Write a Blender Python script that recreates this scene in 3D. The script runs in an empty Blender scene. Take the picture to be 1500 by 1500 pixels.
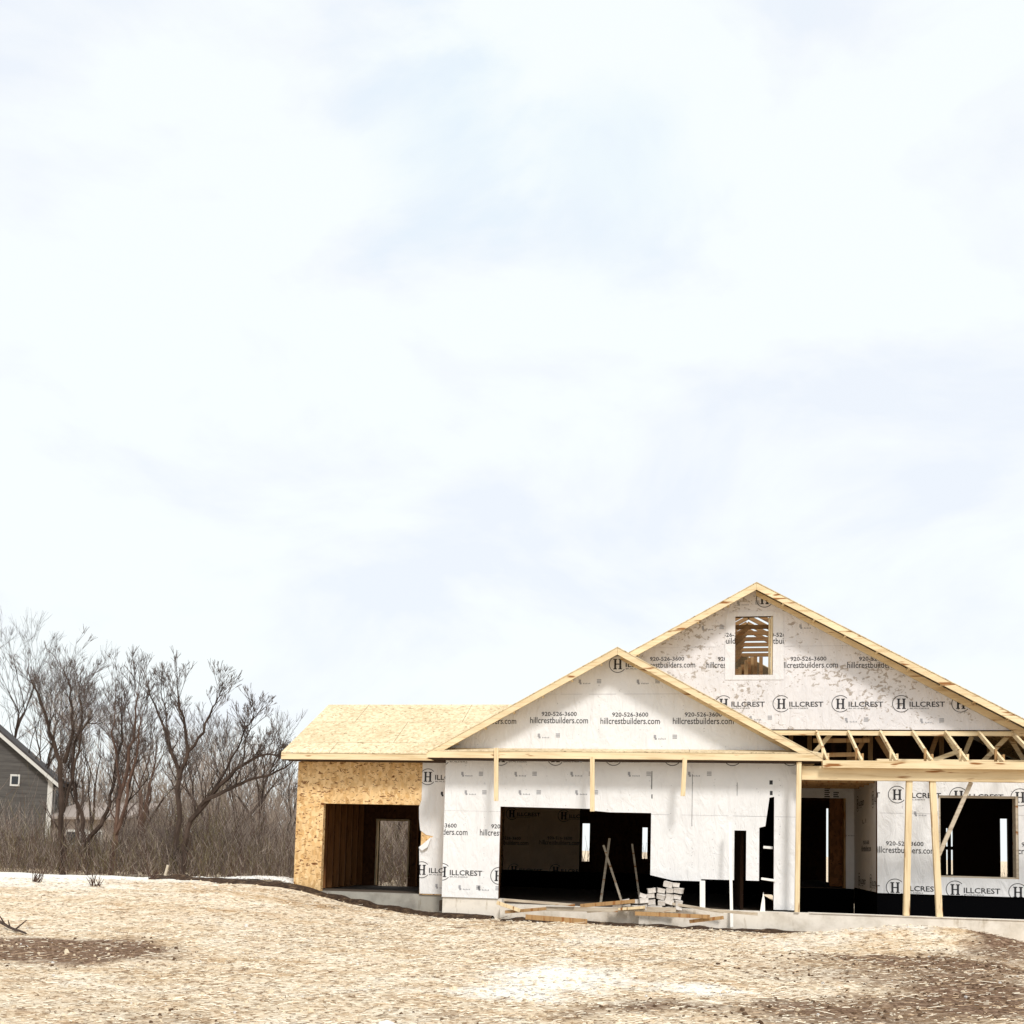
import bpy, bmesh, math, random
import numpy as np
from mathutils import Vector, Matrix, noise as mnoise

S = bpy.context.scene
COL = S.collection
random.seed(7)
RS = np.random.RandomState(11)
R = math.radians

# ------------------------------------------------------------------ camera
EYE = 1.4                       # eye height over the yard
FPX, CY = 1460.0, 1135.0        # focal length and optical centre of the 1500 px frame
PSI, PIT, ROL = R(10.1), R(4.2), .025
F_ = Vector((-math.sin(PSI)*math.cos(PIT), math.cos(PSI)*math.cos(PIT), math.sin(PIT)))
R0 = Vector((math.cos(PSI), math.sin(PSI), 0)); U0 = R0.cross(F_)
R_ = R0*math.cos(ROL) + U0*math.sin(ROL); U_ = U0*math.cos(ROL) - R0*math.sin(ROL)
cd = bpy.data.cameras.new('camera'); cam = bpy.data.objects.new('camera', cd); COL.objects.link(cam)
M = Matrix((R_, U_, -F_)).transposed().to_4x4(); M.translation = (0, 0, EYE)
cam.matrix_world = M
cd.sensor_fit = 'HORIZONTAL'; cd.sensor_width = 36; cd.lens = 36*FPX/1500
cd.shift_y = (CY-750)/1500; cd.clip_start = .1; cd.clip_end = 3000
S.camera = cam
S.render.resolution_x = S.render.resolution_y = 1024

def at(px, py, Y):
    """the point of the vertical plane Y that the photo shows at (px, py)"""
    d = F_ + R_*((px-750)/FPX) + U_*((CY-py)/FPX)
    d = d*(Y/d.y)
    return Vector((d.x, Y, d.z+EYE))

# ------------------------------------------------------------------ light
SUN_EL, SUN_AZ = R(48), R(155)   # azimuth measured from +Y clockwise towards +X
w = bpy.data.worlds.new('World'); S.world = w; w.use_nodes = True
nt = w.node_tree; nt.nodes.clear()
def N(nt, t, **k):
    n = nt.nodes.new(t)
    for a, b in k.items():
        if a.startswith('i_'): n.inputs[a[2:].replace('_', ' ')].default_value = b
        else: setattr(n, a, b)
    return n
L = nt.links.new
sky = N(nt, 'ShaderNodeTexSky', sky_type='NISHITA', sun_disc=False, sun_elevation=SUN_EL, sun_rotation=SUN_AZ)
tc = N(nt, 'ShaderNodeTexCoord')
mp = N(nt, 'ShaderNodeMapping'); mp.inputs['Scale'].default_value = (1, 1, 1.9); mp.inputs['Rotation'].default_value = (0, R(25), 0)
mp.inputs['Location'].default_value = (.35, .1, .3)
no = N(nt, 'ShaderNodeTexNoise', i_Scale=3.4, i_Detail=6.0, i_Roughness=.55, i_Distortion=.35)
rp = N(nt, 'ShaderNodeValToRGB')
rp.color_ramp.elements[0].position = .36; rp.color_ramp.elements[0].color = (.865, .915, .985, 1)
rp.color_ramp.elements[1].position = .50; rp.color_ramp.elements[1].color = (.95, 1.0, 1.0, 1)
e = rp.color_ramp.elements.new(.43); e.color = (.915, .955, .995, 1)
sc = N(nt, 'ShaderNodeVectorMath', operation='SCALE'); sc.inputs['Scale'].default_value = 8.75
mx = N(nt, 'ShaderNodeMix', data_type='RGBA'); mx.inputs['Factor'].default_value = .94
bg = N(nt, 'ShaderNodeBackground', i_Strength=.1); out = N(nt, 'ShaderNodeOutputWorld')
L(tc.outputs['Generated'], mp.inputs[0]); L(mp.outputs[0], no.inputs['Vector'])
L(no.outputs['Fac'], rp.inputs[0]); 
def thin(px, py, rad, src):      # a thin spot in the cloud deck where blue shows, fixed in the sky
    d = (F_ + R_*((px-750)/FPX) + U_*((CY-py)/FPX)).normalized()
    dd = N(nt, 'ShaderNodeVectorMath', operation='DISTANCE'); dd.inputs[1].default_value = d; L(tc.outputs['Generated'], dd.inputs[0])
    ad = N(nt, 'ShaderNodeMath', operation='MULTIPLY_ADD'); ad.inputs[1].default_value = .5; L(no.outputs['Fac'], ad.inputs[0]); L(dd.outputs['Value'], ad.inputs[2])
    mr = N(nt, 'ShaderNodeMapRange', interpolation_type='SMOOTHSTEP'); mr.inputs[1].default_value = .25; mr.inputs[2].default_value = .25+rad; mr.inputs[3].default_value = .45; mr.inputs[4].default_value = 0
    L(ad.outputs[0], mr.inputs[0]); m = N(nt, 'ShaderNodeMix', data_type='RGBA'); m.inputs['B'].default_value = (.77, .885, .985, 1); L(mr.outputs[0], m.inputs['Factor']); L(src, m.inputs['A']); return m.outputs['Result']
cl = thin(640, 205, .10, rp.outputs[0]); cl = thin(900, 230, .13, cl); cl = thin(740, 140, .08, cl); L(cl, sc.inputs[0])
L(sky.outputs[0], mx.inputs['A']); L(sc.outputs[0], mx.inputs['B']); L(mx.outputs['Result'], bg.inputs['Color']); L(bg.outputs[0], out.inputs[0])
sl = bpy.data.lights.new('sun', 'SUN'); sl.energy = 2.4; sl.angle = R(11); sl.color = (1, .965, .91)
so = bpy.data.objects.new('sun', sl); COL.objects.link(so)
sd = Vector((math.sin(SUN_AZ)*math.cos(SUN_EL), math.cos(SUN_AZ)*math.cos(SUN_EL), math.sin(SUN_EL)))
so.rotation_euler = (-sd).to_track_quat('-Z', 'Y').to_euler(); so.location = sd*60
S.view_settings.view_transform = 'Standard'; S.view_settings.look = 'None'
S.view_settings.exposure = .26; S.view_settings.gamma = 1; S.view_settings.use_curve_mapping = False

# ------------------------------------------------------------------ materials
def mat(name, base, rough=.8):
    m = bpy.data.materials.new(name); m.use_nodes = True
    b = m.node_tree.nodes['Principled BSDF']
    b.inputs['Base Color'].default_value = (*base, 1); b.inputs['Roughness'].default_value = rough
    b.inputs['Specular IOR Level'].default_value = .25
    return m, m.node_tree, b
def texcoord(nt, scale=(1, 1, 1), rot=(0, 0, 0)):
    t = N(nt, 'ShaderNodeTexCoord'); p = N(nt, 'ShaderNodeMapping')
    p.inputs['Scale'].default_value = scale; p.inputs['Rotation'].default_value = rot
    nt.links.new(t.outputs['Object'], p.inputs[0]); return p.outputs[0]
def ramp(nt, src, stops):
    r = N(nt, 'ShaderNodeValToRGB'); cr = r.color_ramp
    while len(cr.elements) < len(stops): cr.elements.new(.5)
    for e, (p, c) in zip(cr.elements, stops): e.position = p; e.color = (*c, 1) if len(c) == 3 else c
    nt.links.new(src, r.inputs[0]); return r.outputs[0]
def noisetex(nt, vec, scale, detail=4, rough=.55, dist=0):
    n = N(nt, 'ShaderNodeTexNoise', i_Scale=scale, i_Detail=detail, i_Roughness=rough, i_Distortion=dist)
    nt.links.new(vec, n.inputs['Vector']); return n.outputs['Fac']
def mixc(nt, a, b, fac, blend='MIX'):
    m = N(nt, 'ShaderNodeMix', data_type='RGBA', blend_type=blend)
    for s, i in ((a, 'A'), (b, 'B'), (fac, 'Factor')):
        if isinstance(s, (tuple, float, int)):
            m.inputs[i].default_value = (*s, 1) if isinstance(s, tuple) else s
        else: nt.links.new(s, m.inputs[i])
    return m.outputs['Result']
def bump(nt, b, h, strength=.3, dist=.01):
    n = N(nt, 'ShaderNodeBump', i_Strength=strength, i_Distance=dist)
    nt.links.new(h, n.inputs['Height']); nt.links.new(n.outputs[0], b.inputs['Normal'])
W3 = lambda v: (v, v, v)

def lumber(name, scale, light=(.80, .66, .43), dark=(.60, .44, .24)):
    m, nt, b = mat(name, light, .7)
    v = texcoord(nt, scale)
    a = noisetex(nt, v, 3.0, 6, .6, .4)
    c = ramp(nt, a, [(.3, dark), (.5, light), (.75, tuple(min(1, x*1.08) for x in light))])
    k = noisetex(nt, texcoord(nt, tuple(.25+s*.5 for s in scale)), 4.0, 2, .5)
    kk = ramp(nt, k, [(.63, (0, 0, 0)), (.69, (1, 1, 1))])
    c = mixc(nt, c, (.30, .13, .04), kk)
    g = noisetex(nt, texcoord(nt), .9, 3); gg = ramp(nt, g, [(.35, (.86, .82, .78)), (.65, (1, 1, 1))])
    c = mixc(nt, c, gg, 1.0, 'MULTIPLY')
    nt.links.new(c, b.inputs['Base Color']); bump(nt, b, a, .3, .004)
    return m
LX = lumber('lumber_long_x', (.35, 6, 6)); LZ = lumber('lumber_upright', (6, 6, .35)); LY = lumber('lumber_long_y', (6, .4, 6))
LM = lumber('lumber_attic_shaded', (.4, 6, 6), (.27, .15, .06), (.15, .07, .03))  # lumber with the attic shade put into its colour
LD = lumber('lumber_brown_shaded', (5, 5, .5), (.42, .26, .12), (.26, .14, .06))  # brown of loose boards; on inner framing also shade put into the colour
LG = lumber('lumber_grey', (.5, 5, 5), (.55, .48, .38), (.34, .27, .2))

def osb(name, light, mid, dark, amount=.62):
    m, nt, b = mat(name, mid, .75)
    v = texcoord(nt, (1, .9, .55), (0, R(28), 0))
    vo = N(nt, 'ShaderNodeTexVoronoi', i_Scale=19.0); nt.links.new(v, vo.inputs['Vector'])
    c = ramp(nt, vo.outputs['Color'], [(.1, mid), (.45, light), (.8, tuple(.75*x+.25*y for x, y in zip(mid, dark))), (.95, light)])
    v2 = texcoord(nt, (.7, 1, 1.7), (0, R(-35), 0))
    s = noisetex(nt, v2, 13.0, 3, .6, .9); s2 = ramp(nt, s, [(amount, (0, 0, 0)), (amount+.05, (1, 1, 1))])
    c = mixc(nt, c, dark, s2)
    g = noisetex(nt, texcoord(nt), 1.1, 3); gg = ramp(nt, g, [(.3, (.8, .76, .7)), (.7, (1, 1, 1))])
    c = mixc(nt, c, gg, 1.0, 'MULTIPLY')
    nt.links.new(c, b.inputs['Base Color']); bump(nt, b, vo.outputs['Distance'], .25, .003)
    return m, nt, b, c
OSB = osb('osb_wall', (.86, .62, .34), (.70, .44, .19), (.17, .065, .02), .575)[0]
def osb_roof():
    m, nt, b, c = osb('osb_roof', (.80, .68, .47), (.66, .53, .34), (.34, .24, .14), .60)
    # sheet joints: 1.22 m courses up the slope, staggered 2.44 m ends
    br = N(nt, 'ShaderNodeTexBrick', offset=.5, i_Scale=1.0, i_Mortar_Size=.007, i_Mortar_Smooth=0.0, i_Brick_Width=2.44, i_Row_Height=1.03)
    nt.links.new(texcoord(nt), br.inputs['Vector'])
    brf = N(nt, 'ShaderNodeMath', operation='MULTIPLY'); brf.inputs[1].default_value = .75; nt.links.new(br.outputs['Fac'], brf.inputs[0])
    c = mixc(nt, c, (.16, .10, .05), brf.outputs[0])
    nt.links.new(c, b.inputs['Base Color']); return m
OSBR = osb_roof()
OSBI = osb('osb_shade_dark', (.13, .055, .02), (.09, .035, .012), (.03, .01, .005))[0]  # strand board darkened in colour to stand for interior shade
OSBW = osb('osb_wing_shaded', (.30, .12, .04), (.20, .075, .022), (.06, .02, .01))[0]  # wing interior shade painted into the board colour

def wrapmat(name, base, stains=0.0):
    m, nt, b = mat(name, base, .6)
    v = texcoord(nt)
    g = noisetex(nt, v, 1.3, 3); c = ramp(nt, g, [(.3, tuple(x*.93 for x in base)), (.6, base)])
    cr = noisetex(nt, texcoord(nt, (2, 1, .8), (0, R(30), 0)), 2.6, 5, .6, 1.2)
    if stains:
        big = noisetex(nt, texcoord(nt, (1, 1, 1)), .55, 3, .5, .5)
        sm = noisetex(nt, texcoord(nt, (1, 1, 1.4), (0, R(20), 0)), 9.5, 5, .62, .7)
        ad = N(nt, 'ShaderNodeMath', operation='MULTIPLY_ADD'); ad.inputs[1].default_value = .45
        nt.links.new(big, ad.inputs[0]); nt.links.new(sm, ad.inputs[2])
        f = ramp(nt, ad.outputs[0], [(.80, (0, 0, 0)), (.86, W3(stains))])
        c = mixc(nt, c, (.36, .31, .27), f)
    nt.links.new(c, b.inputs['Base Color']); bump(nt, b, cr, .8, .05)
    return m
WRAP = wrapmat('house_wrap', (.765, .76, .765)); WRAPS = wrapmat('house_wrap_stained', (.70, .675, .685), .95)
WRAPD = wrapmat('house_wrap_shaded', (.72, .54, .38))  # white wrap browned in colour to imitate the dim garage
INK = mat('print_ink', (.035, .035, .04), .7)[0]; INKG = mat('print_ink_faded', (.32, .32, .34), .7)[0]

def concrete(name, a, c_):
    m, nt, b = mat(name, a, .9)
    n = noisetex(nt, texcoord(nt), 2.2, 6, .62); c = ramp(nt, n, [(.3, c_), (.55, a), (.8, tuple(x*1.12 for x in a))])
    s = noisetex(nt, texcoord(nt, (1, 1, .3)), 7, 4); ss = ramp(nt, s, [(.62, (1, 1, 1)), (.72, (.72, .68, .62))])
    c = mixc(nt, c, ss, 1.0, 'MULTIPLY')
    nt.links.new(c, b.inputs['Base Color']); bump(nt, b, n, .4, .01); return m
CON = concrete('concrete', (.74, .68, .60), (.52, .46, .38)); CONG = concrete('concrete_grey', (.34, .32, .28), (.20, .18, .155))
BLK, _n, _b = mat('black_coating', (.003, .003, .0035), 1.0); _b.inputs['Specular IOR Level'].default_value = 0
DARK = mat('shade_dark_board', (.045, .022, .012), .95)[0]  # near-black colour carries the shade of inner surfaces

def bark(name, a, b_):
    m, nt, b = mat(name, a, .95)
    n = noisetex(nt, texcoord(nt, (1, 1, .3)), 5, 4); nt.links.new(ramp(nt, n, [(.35, b_), (.65, a)]), b.inputs['Base Color']); return m
BARK = bark('bark_dark', (.075, .05, .038), (.03, .02, .015)); BARKR = bark('bark_reddish', (.15, .09, .065), (.07, .04, .03))
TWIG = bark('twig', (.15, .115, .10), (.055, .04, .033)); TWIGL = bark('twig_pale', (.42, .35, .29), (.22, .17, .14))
TWIGO = bark('twig_olive', (.20, .17, .085), (.12, .09, .05))

# ------------------------------------------------------------------ object helpers
def tag(o, label=None, cat=None, group=None, kind=None):
    for k, v in (('label', label), ('category', cat), ('group', group), ('kind', kind)):
        if v: o[k] = v
    return o
def empty(name, loc, label, cat, group=None):
    o = bpy.data.objects.new(name, None); COL.objects.link(o); o.location = loc; o.empty_display_size = .3
    return tag(o, label, cat, group)
WLOC = {}
def wl(o):
    p = Vector((0, 0, 0))
    while o: p = p + o.location; o = o.parent
    return p
def obj(name, bm, mats, parent=None, origin=None, recalc=True):
    """links bm (vertices in world metres) as one mesh object"""
    if not isinstance(mats, (list, tuple)): mats = [mats]
    if recalc: bmesh.ops.recalc_face_normals(bm, faces=bm.faces)
    me = bpy.data.meshes.new(name); bm.to_mesh(me); bm.free()
    return objm(name, me, mats, parent, origin)
def objm(name, me, mats, parent=None, origin=None):
    for m in mats: me.materials.append(m)
    if parent is None and origin is None:
        co = np.empty(len(me.vertices)*3, 'f'); me.vertices.foreach_get('co', co); co = co.reshape(-1, 3)
        lo, hi = co.min(0), co.max(0); origin = Vector(((lo[0]+hi[0])/2, (lo[1]+hi[1])/2, lo[2]))
    off = wl(parent) if parent else Vector(origin)
    me.transform(Matrix.Translation(-off))
    o = bpy.data.objects.new(name, me); COL.objects.link(o)
    if parent: o.parent = parent
    else: o.location = off
    return o
def copy_tree(o, parent=None):
    c = o.copy(); COL.objects.link(c); c.parent = parent
    for ch in list(o.children): copy_tree(ch, c)
    return c
def BM(): return bmesh.new()
def box(bm, x0, x1, y0, y1, z0, z1, mi=0):
    v = [bm.verts.new((x, y, z)) for x in (x0, x1) for y in (y0, y1) for z in (z0, z1)]
    for f in ((0, 1, 3, 2), (4, 6, 7, 5), (0, 4, 5, 1), (2, 3, 7, 6), (0, 2, 6, 4), (1, 5, 7, 3)):
        bm.faces.new([v[i] for i in f]).material_index = mi
    return bm
def bar(bm, a, b, w, h, up=(0, 0, 1), mi=0):
    """board from a to b: w across, h along up"""
    a, b = Vector(a), Vector(b); d = (b-a).normalized(); up = Vector(up)
    s = d.cross(up)
    if s.length < 1e-3: s = d.cross(Vector((0, 1, 0)))
    s.normalize(); u = s.cross(d).normalized(); s *= w/2; u *= h/2
    v = [bm.verts.new(p+i*s+j*u) for p in (a, b) for i, j in ((-1, -1), (1, -1), (1, 1), (-1, 1))]
    for f in ((3, 2, 1, 0), (4, 5, 6, 7), (0, 1, 5, 4), (1, 2, 6, 5), (2, 3, 7, 6), (3, 0, 4, 7)):
        bm.faces.new([v[i] for i in f]).material_index = mi
    return bm
def prism(bm, poly, y0, y1, mi=0):
    """poly of (x, z) pushed from y0 to y1"""
    A = [bm.verts.new((x, y0, z)) for x, z in poly]; B = [bm.verts.new((x, y1, z)) for x, z in poly]
    n = len(poly)
    bm.faces.new(A).material_index = mi; bm.faces.new(B[::-1]).material_index = mi
    for i in range(n): bm.faces.new((A[i], B[i], B[(i+1) % n], A[(i+1) % n])).material_index = mi
    return bm
def slab(bm, pts, t, mi=0):
    """four corner points, thickness t downwards"""
    A = [bm.verts.new(p) for p in pts]; B = [bm.verts.new(Vector(p)-Vector((0, 0, t))) for p in pts]
    bm.faces.new(A).material_index = mi; bm.faces.new(B[::-1]).material_index = mi
    for i in range(4): bm.faces.new((A[i], B[i], B[(i+1) % 4], A[(i+1) % 4])).material_index = mi
    return bm
def part(name, parent, m, *boxes):
    bm = BM()
    for b in boxes: box(bm, *b)
    return obj(name, bm, m, parent)

# ------------------------------------------------------------------ printed house wrap
_txt = {}
def glyphs(s, bold=0.0):
    if (s, bold) in _txt: return _txt[(s, bold)]
    cu = bpy.data.curves.new('t', 'FONT'); cu.body = s; cu.offset = bold; cu.resolution_u = 2; cu.dimensions = '2D'; cu.fill_mode = 'FRONT'
    ob = bpy.data.objects.new('t', cu); COL.objects.link(ob)
    me = ob.to_mesh()
    v = np.array([tuple(x.co)[:2] for x in me.vertices]); f = [tuple(p.vertices) for p in me.polygons]
    ob.to_mesh_clear(); bpy.data.objects.remove(ob); bpy.data.curves.remove(cu)
    v = v - v.min(0); ext = v.max(0)
    _txt[(s, bold)] = (v/ext, f); return _txt[(s, bold)]
def stamp_text(s, u0, v0, wd, ht, bold=0.0):
    v, f = glyphs(s, bold); return (v*np.array((wd, ht))+np.array((u0, v0)), f)
def stamp_rect(u0, u1, v0, v1): return (np.array(((u0, v0), (u1, v0), (u1, v1), (u0, v1))), [(0, 1, 2, 3)])
def stamp_logo(u, v, k=1.0, ink=0):
    r, t = .172*k, .013*k
    o = []; n = 28; a0, a1 = R(42), R(322)
    P = []
    for i in range(n+1):
        a = a0+(a1-a0)*i/n; P += [(u+r*math.cos(a), v+r*math.sin(a)), (u+(r-t)*math.cos(a), v+(r-t)*math.sin(a))]
    o.append((np.array(P), [(2*i, 2*i+2, 2*i+3, 2*i+1) for i in range(n)]))
    h, s = .094*k, .05*k
    for sx in (-1, 1):
        o.append(stamp_rect(u+sx*s-.019*k, u+sx*s+.019*k, v-h, v+h))
        for sz in (-1, 1): o.append(stamp_rect(u+sx*s-.036*k, u+sx*s+.036*k, v+sz*h-.009*k, v+sz*h+.009*k))
    o.append(stamp_rect(u-s, u+s, v-.010*k, v+.010*k))
    o.append(stamp_text('ILLCREST', u+.155*k, v-.062*k, .66*k, .105*k, .016))
    o.append(stamp_text('BUILDERS', u+.16*k, v-.105*k, .36*k, .024*k))
    return o
def stamp_url(u, v, k=1.0):
    return [stamp_text('920-526-3600', u-.35*k, v+.04*k, .70*k, .085*k, .012),
            stamp_text('hillcrestbuilders.com', u-.575*k, v-.105*k, 1.15*k, .125*k, .006)]
def stamp_mark(u, v):
    o = [stamp_rect(u-.03, u+.015, v-.02, v+.045), stamp_rect(u-.012, u+.028, v-.05, v-.015)]
    for i in range(5): o.append(stamp_rect(u+.06+i*.03, u+.078+i*.03, v-.045, v-.02-.006*(i % 2)))
    for i in range(4):
        for j in range(3): o.append(stamp_rect(u+.33+i*.022, u+.347+i*.022, v-.03+j*.03, v-.008+j*.03))
    return o
def wrap(name, parent, frame, pieces, prints, m, faded=(), t=.010, label=None):
    """house wrap: convex (u, v) pieces pushed out along the normal, prints clipped to each piece"""
    O, U, V, Nn = [Vector(x) for x in frame]
    bm = BM(); P3 = lambda u, v, d: O+U*u+V*v+Nn*d
    for pc in pieces:
        A = [bm.verts.new(P3(u, v, 0)) for u, v in pc]; B = [bm.verts.new(P3(u, v, t)) for u, v in pc]
        n = len(pc); bm.faces.new(A[::-1]); bm.faces.new(B)
        for i in range(n): bm.faces.new((A[i], A[(i+1) % n], B[(i+1) % n], B[i]))
    bmesh.ops.recalc_face_normals(bm, faces=bm.faces)
    for lst, mi in ((prints, 1), (faded, 2)):
        for st in lst:
            vv, ff = st; lo, hi = vv.min(0), vv.max(0)
            for pc in pieces:
                pa = np.array(pc)
                if pa[:, 0].max() < lo[0] or pa[:, 0].min() > hi[0] or pa[:, 1].max() < lo[1] or pa[:, 1].min() > hi[1]: continue
                b2 = BM(); vs = [b2.verts.new((x, y, 0)) for x, y in vv]
                for f in ff:
                    try: b2.faces.new([vs[i] for i in f])
                    except ValueError: pass
                area = sum(pc[i][0]*pc[(i+1) % len(pc)][1]-pc[(i+1) % len(pc)][0]*pc[i][1] for i in range(len(pc)))
                for i in range(len(pc)):
                    (x0, y0), (x1, y1) = pc[i], pc[(i+1) % len(pc)]
                    nn = Vector((y1-y0, x0-x1, 0)) * (1 if area > 0 else -1)
                    if nn.length < 1e-6: continue
                    bmesh.ops.bisect_plane(b2, geom=b2.verts[:]+b2.edges[:]+b2.faces[:], plane_co=(x0, y0, 0), plane_no=nn, clear_outer=True)
                mp_ = {v: bm.verts.new(P3(v.co.x, v.co.y, t+.003)) for v in b2.verts}
                for f in b2.faces:
                    g = bm.faces.new([mp_[v] for v in f.verts]); g.material_index = mi; g.normal_update()
                    if g.normal.dot(Nn) < 0: g.normal_flip()
                b2.free()
    o = obj(name, bm, [m, INK, INKG], parent, recalc=False)
    if label: o['label'] = label
    return o
def staples(u0, u1, v0, v1, n, seed):
    rg = random.Random(seed); o = []
    for i in range(n):
        u = u0+(u1-u0)*(round(rg.random()*(u1-u0)/.405)*.405/(u1-u0))+rg.uniform(-.02, .02); v = rg.uniform(v0, v1)
        o.append(stamp_rect(u, u+rg.uniform(.008, .022), v, v+.008))
    for v in (v0+.62*(v1-v0),):
        u = u0
        while u < u1: w_ = rg.uniform(.3, 1.1); o.append(stamp_rect(u, min(u1, u+w_), v+rg.uniform(-.002, .002), v+.004)); u += w_+rg.uniform(.02, .25)
    return o
def front(Y): return ((0, Y, 0), (1, 0, 0), (0, 0, 1), (0, -1, 0))
def flat(lst): return [s for l in lst for s in l]

# ------------------------------------------------------------------ ground
def sst(t): t = np.clip(t, 0, 1); return t*t*(3-2*t)
def gauss(X, Y, cx, cy, sx, sy): return np.exp(-((X-cx)/sx)**2-((Y-cy)/sy)**2)
def hbase(X, Y):
    h = .50*sst((-5.0-X)/4.2)*sst((Y-13.5)/6.0)*(1-.75*sst((Y-21.5)/5))
    h = h - .35*sst((Y-30)/15)
    h = h + .31*gauss(X, Y, 3.7, 17.2, 1.7, .7) + .07*gauss(X, Y, -1.6, 17.9, 1.3, .5) - .10*sst((X-4.4)/1.6)*sst((Y-16)/2.5)*(Y < 22)
    h = h - .06*gauss(X, Y, .6, 15.8, .9, .5) + .05*gauss(X, Y, -6.4, 13.3, 1.5, .6)
    ins = ((X > -8.1) & (X < 8) & (Y > 20.15) & (Y < 31)) | ((X > -4.7) & (X < 8) & (Y > 19.5) & (Y < 31))
    return np.where(ins, -.15, h)
def vnoise(X, Y, s, seed):
    X = X*s+seed*13.7; Y = Y*s+seed*7.3; xi, yi = np.floor(X), np.floor(Y); fx, fy = X-xi, Y-yi
    def hs(a, b): q = np.sin(a*127.1+b*311.7+seed*74.7)*43758.5453; return q-np.floor(q)
    u, v = fx*fx*(3-2*fx), fy*fy*(3-2*fy)
    return (hs(xi, yi)*(1-u)+hs(xi+1, yi)*u)*(1-v)+(hs(xi, yi+1)*(1-u)+hs(xi+1, yi+1)*u)*v-.5
def height(X, Y):
    near = (Y < 40)
    n = .06*vnoise(X, Y, .7, 1)+.045*vnoise(X, Y, 2.1, 2)+.035*vnoise(X, Y, 5.3, 3)+.02*vnoise(X, Y, 11, 4)
    rough = 1+.9*gauss(X, Y, 3.5, 13.5, 3.2, 3.5)
    return hbase(X, Y) + n*near*rough*.8
# soil colour fields: + = dark wet soil, - = pale sand (pixel centres of the photo put on the yard)
def gp(px, py):
    d = F_ + R_*((px-750)/FPX) + U_*((CY-py)/FPX); k = -EYE/d.z; return d.x*k, d.y*k
PATCH = [(60, 1390, 1.2, .42, 1.7), (10, 1396, .9, .45, 1.2), (120, 1405, 1.4, .5, .35), (1400, 1412, 1.0, .6, .8), (1460, 1462, .8, .6, .7), (1330, 1480, 1.3, .6, .45), (1190, 1400, 1.2, .5, .28),
         (1040, 1345, .9, .35, .7), (900, 1475, .7, .25, .5), (1480, 1395, .7, .7, .8), (1060, 1490, 1.0, .3, .2), (1190, 1352, 1.2, .25, .5), (700, 1496, 1.3, .18, .35), (1440, 1435, 1.6, 1.0, .3), (1230, 1430, 1.6, .9, .38), (1120, 1470, 1.2, .35, .25), (960, 1470, .9, .25, .25), (1290, 1405, .7, .35, .6), (1230, 1396, .5, .2, .5), (1480, 1388, .6, .4, .9),
         (1250, 1500, 1.6, .4, .3), (180, 1497, 1.0, .15, .4), (880, 1345, .7, .2, .5), (960, 1405, .4, .2, .4),
         (820, 1428, .8, .5, -1.1), (760, 1455, .7, .3, -.7), (1035, 1450, .6, .35, -1.1), (1290, 1378, 1.4, .5, -.7), (1150, 1385, .8, .4, -.4), (900, 1380, 1.5, .6, -.45),
         (100, 1310, 5, 2.2, -1.1), (300, 1318, 3, .9, -.5), (1060, 1500, .9, .3, -.5), (1180, 1450, .5, .3, -.5)]
PG = [(*gp(a, b), sx, sy*2.1, k) for a, b, sx, sy, k in PATCH]
def patches(X, Y):
    s = np.zeros_like(X); wx = X+.5*vnoise(X, Y, 1.3, 8)+.25*vnoise(X, Y, 4, 9); wy = Y+.9*vnoise(X, Y, 1.1, 6)+.4*vnoise(X, Y, 3.4, 5)
    for cx, cy, sx, sy, k in PG: s += k*gauss(wx, wy, cx, cy, sx, sy)
    return s
def axis(lo, hi, step, far_lo, far_hi, g=1.25):
    a = list(np.arange(lo, hi, step)); s = step
    while a[-1] < far_hi: s *= g; a.append(a[-1]+s)
    s = step
    while a[0] > far_lo: s *= g; a.insert(0, a[0]-s)
    return np.array(a)
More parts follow.
